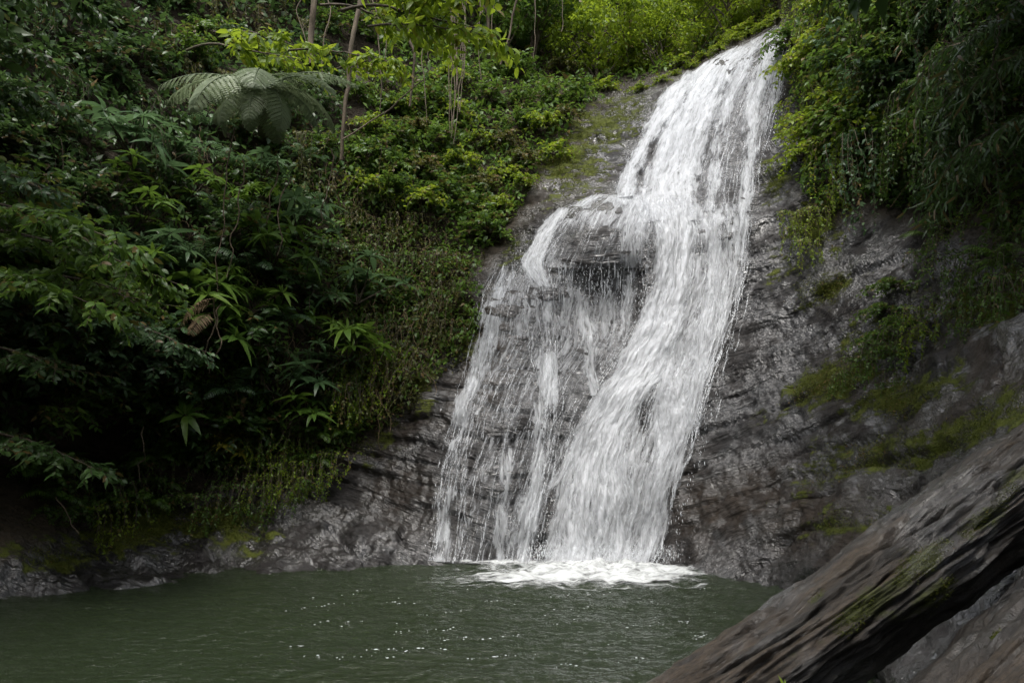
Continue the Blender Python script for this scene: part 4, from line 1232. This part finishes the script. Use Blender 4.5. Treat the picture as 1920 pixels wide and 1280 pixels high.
# --- tree fern
def tree_fern():
    crown_px, Yf = (490, 172), 9.0
    c = at(*crown_px, Yf)
    foot, _ = surf(495, 262, -.2)
    root = link('tree_fern', None)
    root.location = foot
    tag(root, 'big tree fern with an umbrella of grey-green feathery fronds', 'tree fern')
    g = Geo()
    g.add(*tube(wobble((0, 0, 0), c - foot, 16, .15, 77), np.linspace(.10, .075, 16), 9))
    link('trunk', g.mesh('fern_trunk'), M['bark'], root)
    meshes = []
    for v in range(3):
        n = 17
        s = np.linspace(0, 1, 18)
        th = .42 - (1.15 + .3 * v) * s
        x = np.concatenate([[0], np.cumsum(np.cos(th[:-1]) / 17)]); z = np.concatenate([[0], np.cumsum(np.sin(th[:-1]) / 17)])
        P = np.stack([x, 0 * x, z], -1)
        f = Geo()
        f.add(*tube(P, np.linspace(.014, .003, 18), 5), .2)
        for sg in (-1, 1):
            for t in np.linspace(.10, .99, n):
                b0 = np.array([np.interp(t, s, P[:, k]) for k in range(3)])
                tn = np.interp(t, s, th)
                T = np.array([math.cos(tn), 0, math.sin(tn)]); N = np.array([-math.sin(tn), 0, math.cos(tn)])
                d = norm(np.array([0, sg, 0]) + T * (.25 + .65 * t) - N * .18 + rng.normal(size=3) * .05)
                N = norm(N + rng.normal(size=3) * .12 + T * .25)
                Lp = .215 * math.sin(math.pi * min(1, t * .82 + .18)) ** .65 + .03
                m_ = 11
                r = np.linspace(.06, 1, m_)
                B = b0 + d * (Lp * r)[:, None] - N * (.25 * Lp * r * r)[:, None]
                sd = norm(np.cross(d, N))
                for s2 in (-1, 1):
                    D = sd * s2 + d * .45
                    l2 = .030 * np.sin(np.pi * np.clip(r * .8 + .2, 0, 1)) ** .6 + .008
                    V, F, T_ = leaf_geo(B, np.broadcast_to(D, (m_, 3)), np.broadcast_to(N, (m_, 3)) + rng.normal(size=(m_, 3)) * .1, l2, .026, .2, 1, .1, np.full(m_, np.clip(.5 + .2 * rng.normal(), 0, 1)))
                    f.add(V, F, T_)
        meshes.append(f.mesh('feather_frond'))
    for k in range(20):
        tier = k % 2
        a = k * 6.283 / 20 + rng.normal() * .14
        m_ = (Matrix.Translation(Vector(c - foot)) @ Matrix.Rotation(.40, 4, 'X') @ Matrix.Rotation(a, 4, 'Z') @ Matrix.Rotation(rng.normal() * .25, 4, 'X')
              @ Matrix.Rotation((.28 if tier else -.12) + rng.normal() * .12, 4, 'Y') @ Matrix.Scale((.95 if tier else 1.3) + .25 * rng.random(), 4))
        o = link('frond', meshes[k % 3], M['frond'], root)
        o.matrix_local = m_
tree_fern()

# --- bright boughs reaching in at the top
for k, (px, py, Yb, yaw, s_, lb) in enumerate([
        (420, -50, 8.4, -.4, .75, 'bright green bough hanging in at the top above the tree fern'), (440, -20, 8.3, -.7, .55, 'short bright bough at the top edge pointing down at the tree fern'),
        (540, 95, 9.2, -.2, .6, 'leafy bough just behind the tree fern crown'), (350, 95, 9.4, -.3, .8, 'leafy bough rising over the left half of the tree fern'), (400, 60, 9.5, -.1, .7, 'leafy bough over the middle of the tree fern'),
        (600, -40, 9.6, -.35, .95, 'long bright bough reaching right in front of the hanging roots'), (640, 20, 9.7, -.15, 1.0, 'lowest bright bough pointing at the hanging roots'), (660, -80, 9.9, -.5, .9, 'bright bough at the top edge beside the hanging roots'),
        (690, 50, 9.6, -.25, .7, 'bright bough whose leaves cover the middle of the roots'), (600, 10, 9.9, .1, .8, 'bright bough close to the straight pale trunk'), (680, -10, 9.4, -.4, .8, 'bright bough crossing in front of the other top boughs'),
        (630, 130, 9.4, -.6, .45, 'small bright sprig right of the tree fern')]):
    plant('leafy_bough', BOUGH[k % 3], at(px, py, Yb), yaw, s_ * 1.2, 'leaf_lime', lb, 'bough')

# --- lianas, aerial roots, thin trunks
def liana(px0, py0, Y0, px1, py1, Y1, r0, r1, label, amp=.12, name='liana', cat='liana', group=None, mat='bark_pale', sag=0.0):
    a, b_ = at(px0, py0, Y0), at(px1, py1, Y1)
    p = wobble(a, b_, 26, amp, int(px0 * 3 + py0 + px1 * 7 + py1) % 997, sag)
    o_ = p[-1].copy()
    g = Geo(); g.add(*tube(p - o_, np.linspace(r0, r1, 26), 7))
    ob = link(name, g.mesh(name), M[mat])
    ob.location = o_
    tag(ob, label, cat, group)
for k in range(11):
    x0 = 838 + 42 * rng.random(); y1 = 90 + 190 * rng.random()
    liana(x0, -120, 12.2 + .5 * rng.random(), x0 + rng.normal() * 8 - 4, y1, 12.1 + .3 * rng.random(), .015 * (.4 + rng.random()), .006, 'pale aerial root in the bundle hanging from the top edge', .12, 'aerial_root', 'root', 'bundle of aerial roots at the top')
for k, (x0, x1, y1, Yv) in enumerate([(560, 572, 90, 10.6), (612, 606, 150, 10.8), (700, 712, 210, 11.2), (728, 720, 140, 11.4), (790, 800, 230, 11.8), (815, 806, 120, 11.9), (895, 902, 150, 12.3), (930, 915, 90, 12.6), (1010, 1000, 110, 13.5), (1045, 1052, 60, 14.0)]):
    liana(x0, -90, Yv, x1, y1, Yv, .012, .007, 'thin vine hanging from the top edge, ' + ['left of the straight pale trunk', 'right of the straight pale trunk', 'right of the mossy thin trunk', 'midway between mossy trunk and roots', 'just left of the root bundle', 'touching the left of the root bundle', 'just right of the root bundle', 'left of the slanting pale stem', 'right of the slanting pale stem', 'well right of the slanting stem'][k], .16, 'bare_vine', 'vine')
liana(978, -40, 12.5, 938, 122, 12.8, .022, .018, 'slanting pale stem right of the root bundle', .1)
liana(905, -40, 12.5, 880, 80, 12.5, .014, .01, 'thin pale vine between the root bundle and the slanting stem', .2)
liana(592, -60, 10.8, 585, 120, 11.0, .055, .05, 'straight pale trunk behind the bright top bough', .08, 'slim_tree', 'tree')
liana(672, -40, 10.6, 640, 300, 10.8, .045, .03, 'mossy pale trunk right of the tree fern', .2, 'slim_tree', 'tree')
liana(795, 150, 10.5, 642, 262, 10.2, .012, .012, 'thin vine slanting across from roots to mossy trunk', .06, sag=.05)
liana(768, -40, 11.5, 768, 200, 12.0, .035, .02, 'dim root hanging left of the root bundle', .15)
for k, (x0, y0, x1, y1) in enumerate([(440, 240, 405, 560), (455, 300, 425, 520), (520, 300, 500, 420), (545, 330, 520, 480), (620, 280, 600, 420), (400, 560, 392, 700), (415, 570, 400, 690), (270, 800, 262, 900), (1870, 30, 1880, 170)]):
    liana(x0, y0, 9.1 if x0 < 1000 else 6.6, x1, y1, 9.2 if x0 < 1000 else 6.5, .010, .006, 'thin brown hanging root below the tree fern' if k < 7 else ('thin root over the dark hollow' if k == 7 else 'thin vine hanging in the dark upper right corner'), .18, 'hanging_root', 'root', 'roots below the tree fern' if k < 7 else None, 'root')
liana(105, 930, 7.6, 148, 1000, 7.7, .006, .004, 'thin bent twig dangling over the left bank', .05, 'twig', 'twig', None, 'root')

for k, (x0, y0, x1, y1, Yt) in enumerate([(1015, -60, 1022, 130, 17.5), (1075, -60, 1062, 90, 19.5), (1180, -60, 1192, 90, 21), (1262, -60, 1255, 70, 21.5), (1330, -60, 1338, 60, 20.5), (905, -60, 912, 60, 15.5)]):
    liana(x0, y0, Yt, x1, y1, Yt, .05, .045, 'slim pale trunk in the forest ' + ['left of the bright clearing', 'at the top left of the clearing', 'in the middle of the far slope', 'over the left end of the lip', 'over the middle of the lip', 'right of the root bundle'][k], .3, 'slim_tree', 'tree')
# --- dead fronds
DRY = frond_mesh(17, .26, .03, .2, 1.3, 'dry_frond', .4)
for k, (px, py, Yd, yaw, s_) in enumerate([(398, 570, 8.9, 3.3, .62), (405, 560, 8.9, 3.9, .6), (395, 590, 8.9, 4.6, .55)]):
    o = link('dry_frond', DRY, M['leaf_dry'])
    o.location = at(px, py, Yd); o.rotation_euler = (rng.normal() * .3, .35, yaw); o.scale = (s_,) * 3
    tag(o, 'dead brown fern frond hanging on the trunk of the tree fern', 'frond', 'dead fronds on the tree fern trunk')

# ------------------------------------------------------------------ carpets of small leaves nobody could count
def carpet(name, polys, n, mat, label, L=.075, spread=.14, seed=0, clump=1.2, thr=-.15, field=None):
    g = Geo()
    pts = []
    for poly in polys:
        poly = np.asarray(poly, float)
        lo, hi = poly.min(0), poly.max(0)
        q_ = lo + (hi - lo) * rng.random((n * 3, 2))
        pts.append(q_[poly_mask(poly, q_[:, 0], q_[:, 1])])
    q_ = np.concatenate(pts)
    P = gsample(pos, q_[:, 0], q_[:, 1])
    keep = fbm(P * clump, 3, seed + 400) + .35 * rng.normal(size=len(P)) > thr
    if field is not None:
        keep = gsample(field[..., None], q_[:, 0], q_[:, 1])[:, 0] + .45 * fbm(P * 2.6, 4, seed + 410) + .12 * rng.normal(size=len(P)) > .62
    q_, P = q_[keep][:n], P[keep][:n]
    m_ = len(P)
    N = gsample(bn, q_[:, 0], q_[:, 1])
    P = P + N * (spread * rng.random(m_) ** 1.5 + .01)[:, None] + rng.normal(size=(m_, 3)) * .03
    D = norm(N * .5 + rng.normal(size=(m_, 3)) * .7 - UP * .35)
    NN = norm(UP * .7 + N * .5 + rng.normal(size=(m_, 3)) * .4)
    dist = np.linalg.norm(P - CAM, axis=1)
    l = L * (.55 + .8 * rng.random(m_)) * np.clip(dist / 9, .6, 2.0)
    V, F, T = leaf_geo(P, D, NN, l, l * (.4 + .2 * rng.random(m_)), .3, 1, .2, np.clip(.5 + .45 * fbm(P * 2.0, 2, seed) + .25 * rng.normal(size=m_), 0, .999))
    g.add(V, F, T)
    o = link(name, g.mesh(name), M[mat])
    tag(o, label, 'undergrowth', kind='stuff')
    return o
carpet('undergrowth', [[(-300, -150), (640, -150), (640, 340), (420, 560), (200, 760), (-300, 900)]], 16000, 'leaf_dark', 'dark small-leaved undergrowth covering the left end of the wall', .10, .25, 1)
carpet('undergrowth', [[(420, 300), (900, 200), (900, 620), (740, 780), (560, 900), (250, 860), (300, 640)]], 16000, 'leaf_mid', 'small-leaved undergrowth covering the middle of the left wall', .075, .16, 2)
carpet('undergrowth', [[(640, 330), (880, 470), (870, 660), (740, 790), (640, 760)]], 6000, 'leaf_olive', 'olive brown low growth on the slope beside the fall', .05, .10, 3)
carpet('undergrowth', [[(640, 330), (760, -100), (1450, -100), (1455, 30), (1250, 140), (1130, 165), (1080, 230), (990, 380), (920, 470)]], 15000, 'leaf_mid', 'leafy undergrowth on the slope left of and above the upper fall', .085, .25, 4)
carpet('undergrowth', [[(1495, -150), (2000, -150), (2000, 480), (1740, 400), (1620, 370), (1550, 400), (1510, 360), (1525, 290), (1495, 180)]], 15000, 'leaf_mid', 'small-leaved growth covering the top of the right wall', .075, .22, 5)
MOSS = moss.reshape(NR, NC)
carpet('moss_growth', [[(1420, 300), (1940, 380), (1940, 1000), (1420, 1000)]] * 4, 26000, 'moss', 'raised moss and tiny herbs in patches on the right rock', .022, .035, 6, field=MOSS)
carpet('moss_growth', [[(40, 920), (560, 900), (560, 1060), (40, 1090)], [(640, 680), (900, 540), (920, 680), (680, 900)], [(940, 500), (1040, 180), (1240, 170), (1160, 340), (1020, 420)]] * 3, 14000, 'moss', 'raised moss on the left bank and beside the upper fall', .022, .035, 7, field=MOSS)

def twigs(name, poly, n, label, seed):
    g = Geo()
    for k, (px, py) in enumerate(darts(poly, n, 4)):
        p, yaw = surf(px, py, .08 + .2 * rng.random())
        e_ = p + np.array([rng.normal() * .15, rng.normal() * .12 - .1, -.15 - .55 * rng.random()])
        w_ = wobble(p, e_, 8, .12, seed + k)
        r_ = .0025 + .004 * rng.random()
        g.add(*tube(w_, np.linspace(r_, r_ * .6, 8), 4), rng.random())
    o = link(name, g.mesh(name), M['leaf_dry'])
    tag(o, label, 'twigs', kind='stuff')
twigs('twigs', [(330, 230), (660, 230), (870, 480), (860, 640), (720, 800), (480, 860), (250, 780)], 330, 'tangle of bare brown twigs and rootlets on the left wall', 1000)
twigs('twigs', [(640, 380), (860, 470), (870, 640), (720, 760), (640, 650)], 160, 'bare brown twigs on the slope beside the fall', 2000)
twigs('twigs', [(1500, 0), (1900, 0), (1900, 380), (1560, 340)], 130, 'bare brown twigs hanging in the right curtain', 3000)

# ------------------------------------------------------------------ driftwood logs
def log(name, a, b_, r0, r1, seed, label, moss_at=(), lean=.8):
    a, b_ = np.asarray(a), np.asarray(b_)
    Lg = np.linalg.norm(b_ - a)
    nl, na = int(Lg / .02), 260
    t = np.linspace(0, 1, nl); th = np.arange(na) * 2 * math.pi / na
    ax = (b_ - a) / Lg
    s1 = norm(np.cross(ax, UP)); s2 = np.cross(s1, ax)      # s2 points up
    TT, TH = np.meshgrid(t, th, indexing='ij')
    R = r0 + (r1 - r0) * TT
    ca, sa = np.cos(TH), np.sin(TH)
    g = np.stack([ca * R, sa * R, TT * Lg], -1).reshape(-1, 3)
    ridge = fbm(g * np.array([5, 5, .35]), 4, seed)
    fib = fbm(g * np.array([19, 19, .9]), 4, seed + 9)
    crack = np.clip(1 - np.abs(fbm(g * np.array([6, 6, .5]), 3, seed + 20)) / .07, 0, 1) * sstep(-.2, .3, fbm(g * 1.3, 2, seed + 30))
    lump = fbm(g * np.array([2.2, 2.2, 1.3]), 3, seed + 40)
    groove = 1 - np.clip(np.abs(fbm(g * np.array([10, 10, 1.5]), 3, seed + 50)) / .11, 0, 1)
    groove2 = 1 - np.clip(np.abs(fbm(g * np.array([26, 26, 1.6]), 2, seed + 55)) / .2, 0, 1)
    d = R.ravel() * (.24 * ridge + .16 * lump) + .022 * fib - .05 * crack - .035 * groove - .012 * groove2 + .016 * fbm(g * np.array([30, 30, 10]), 3, seed + 60) + .03 * fbm(g * np.array([6, 6, 4]), 3, seed + 65)
    # the top is split off flat
    rr = (R.ravel() + d)
    bow = .06 * np.sin(TT.ravel() * 5 + seed)
    P = a + ax * (TT.ravel() * Lg)[:, None] + s1 * (ca.ravel() * rr + bow + lean * sa.ravel() * rr)[:, None] + s2 * (sa.ravel() * rr * .92)[:, None]
    i = np.arange(nl * na).reshape(nl, na); j = np.roll(i, -1, 1)
    F = np.stack([i[:-1], j[:-1], j[1:], i[1:]], -1).reshape(-1, 4)
    V = np.concatenate([P, P.reshape(nl, na, 3)[[0, -1]].mean(1)])
    c0, c1 = len(P), len(P) + 1
    caps = np.concatenate([np.stack([np.full(na, c0), j[0], i[0]], -1), np.stack([np.full(na, c1), i[-1], j[-1]], -1)])
    u, v = to_px(V)
    mo = np.zeros(len(V))
    for cx_, cy_, rx_, ry_, rot, s_ in moss_at:
        c, s = math.cos(math.radians(rot)), math.sin(math.radians(rot))
        dx, dy = u - cx_, v - cy_
        mo = np.maximum(mo, s_ * np.exp(-((dx * c + dy * s) / rx_) ** 2 - ((-dx * s + dy * c) / ry_) ** 2))
    dk = np.clip(crack * .8 + groove * .35, 0, 1)
    z2 = np.zeros(2)
    V0 = a + ax * Lg * .5; V0 = np.array([V0[0], V0[1], V[:, 2].min()])
    o = link(name, mk_mesh(name, V - V0, [F, caps], {'grain': np.concatenate([g, np.zeros((2, 3))]), 'dark': np.concatenate([dk, z2]), 'moss': mo}), M['wood'])
    o.location = V0
    # raised moss tufts
    nrm_ = norm(P - (a + ax * (TT.ravel() * Lg)[:, None]))
    cand = np.nonzero((mo[:len(P)] + .5 * fbm(P * 5, 3, seed + 77) > .55) & (mo[:len(P)] > .12))[0]
    if len(cand):
        c_ = rng.choice(cand, 24000)
        B = P[c_] - V0 + rng.normal(size=(len(c_), 3)) * .006
        l_ = .003 + .005 * rng.random(len(c_))
        Vm, Fm, Tm = leaf_geo(B, nrm_[c_] + rng.normal(size=(len(c_), 3)) * .6, rand_unit(len(c_)), l_, l_ * .45, .2, 1, .2)
        gm = Geo(); gm.add(Vm, Fm, Tm)
        link('moss', gm.mesh('log_moss'), M['moss'], o)['kind'] = 'stuff'
    tag(o, label, 'log')
    return o
_p, _q = at(1278, 1362, 2.75), at(1958, 864, 3.5)
log_a, log_b = _p + (_p - _q) * .75, _q + (_q - _p) * .6
log('fallen_log', log_a, log_b, .31, .37, 5, 'massive weathered log with mossy flank slanting up from the pool',
    [(1720, 1060, 120, 32, -38, .95), (1610, 1145, 90, 28, -38, .9), (1850, 970, 110, 26, -34, .8), (1530, 1120, 40, 10, -38, .8), (1750, 1115, 90, 24, -34, .7), (1895, 915, 50, 22, -30, .85), (1480, 1230, 60, 14, -36, .6)])
_p, _q = at(1815, 1345, 2.15), at(1992, 1168, 2.35)
log_c, log_d = _p + (_p - _q) * 2.5, _q + (_q - _p) * 2.5
log('corner_log', log_c, log_d, .24, .27, 12, 'second smaller log cut off by the lower right corner', [(1880, 1200, 60, 12, -40, .4)])
g_ = Geo()
_b = at(1472, 1290, 2.35)
V, F, T = leaf_geo(np.zeros((2, 3)), np.array([[-.35, 0, 1.0], [.2, .1, 1.0]]), np.array([[0, -1.0, .3], [0, -1, .2]]), np.array([.04, .028]), np.array([.008, .006]), .4, 2, .3, np.array([.6, .5]))
g_.add(V, F, T)
blade = link('grass_sprout', g_.mesh('grass_sprout'), M['leaf_lime'])
blade.location = _b
tag(blade, 'single green grass sprout at the bottom edge before the big log', 'sprout')

# ------------------------------------------------------------------ canopy beyond the picture that shades the gorge
for k, (px, py, s_, tl) in enumerate([(-860, 600, 1.1, .15)]):
    p, yaw = surf(px, py, -.2)
    plant('canopy_tree', TREE[k % 3], p, yaw, s_, 'leaf_dark', 'tall tree leaning over the left bank', 'tree', 'canopy trees over the left bank', tl)
for k, (px, py, s_, tl) in enumerate([(2700, 500, 1.5, .2), (2480, 620, 1.2, .25)]):
    p, yaw = surf(px, py, -.2)
    plant('canopy_tree', TREE[k % 3], p, yaw, s_, 'leaf_dark', 'tall tree leaning over the right bank', 'tree', 'canopy trees over the right bank', tl)
for k, (x, y, s_) in enumerate([(-7, -6, 1.8), (6.5, -3.2, 1.5), (-3, -12, 2.0), (3.5, -11, 2.0), (2.0, -4.6, 1.5), (4.6, -5.5, 1.7), (-2.5, -5.6, 1.6)]):
    plant('canopy_tree', TREE[k % 3], (x, y, .6), k * 1.3, s_, 'leaf_dark', 'unseen tree added behind the viewer for its shade', 'tree', 'unseen trees added for shade behind the viewer')  # unseen trees added to block light from behind onto the log and banks
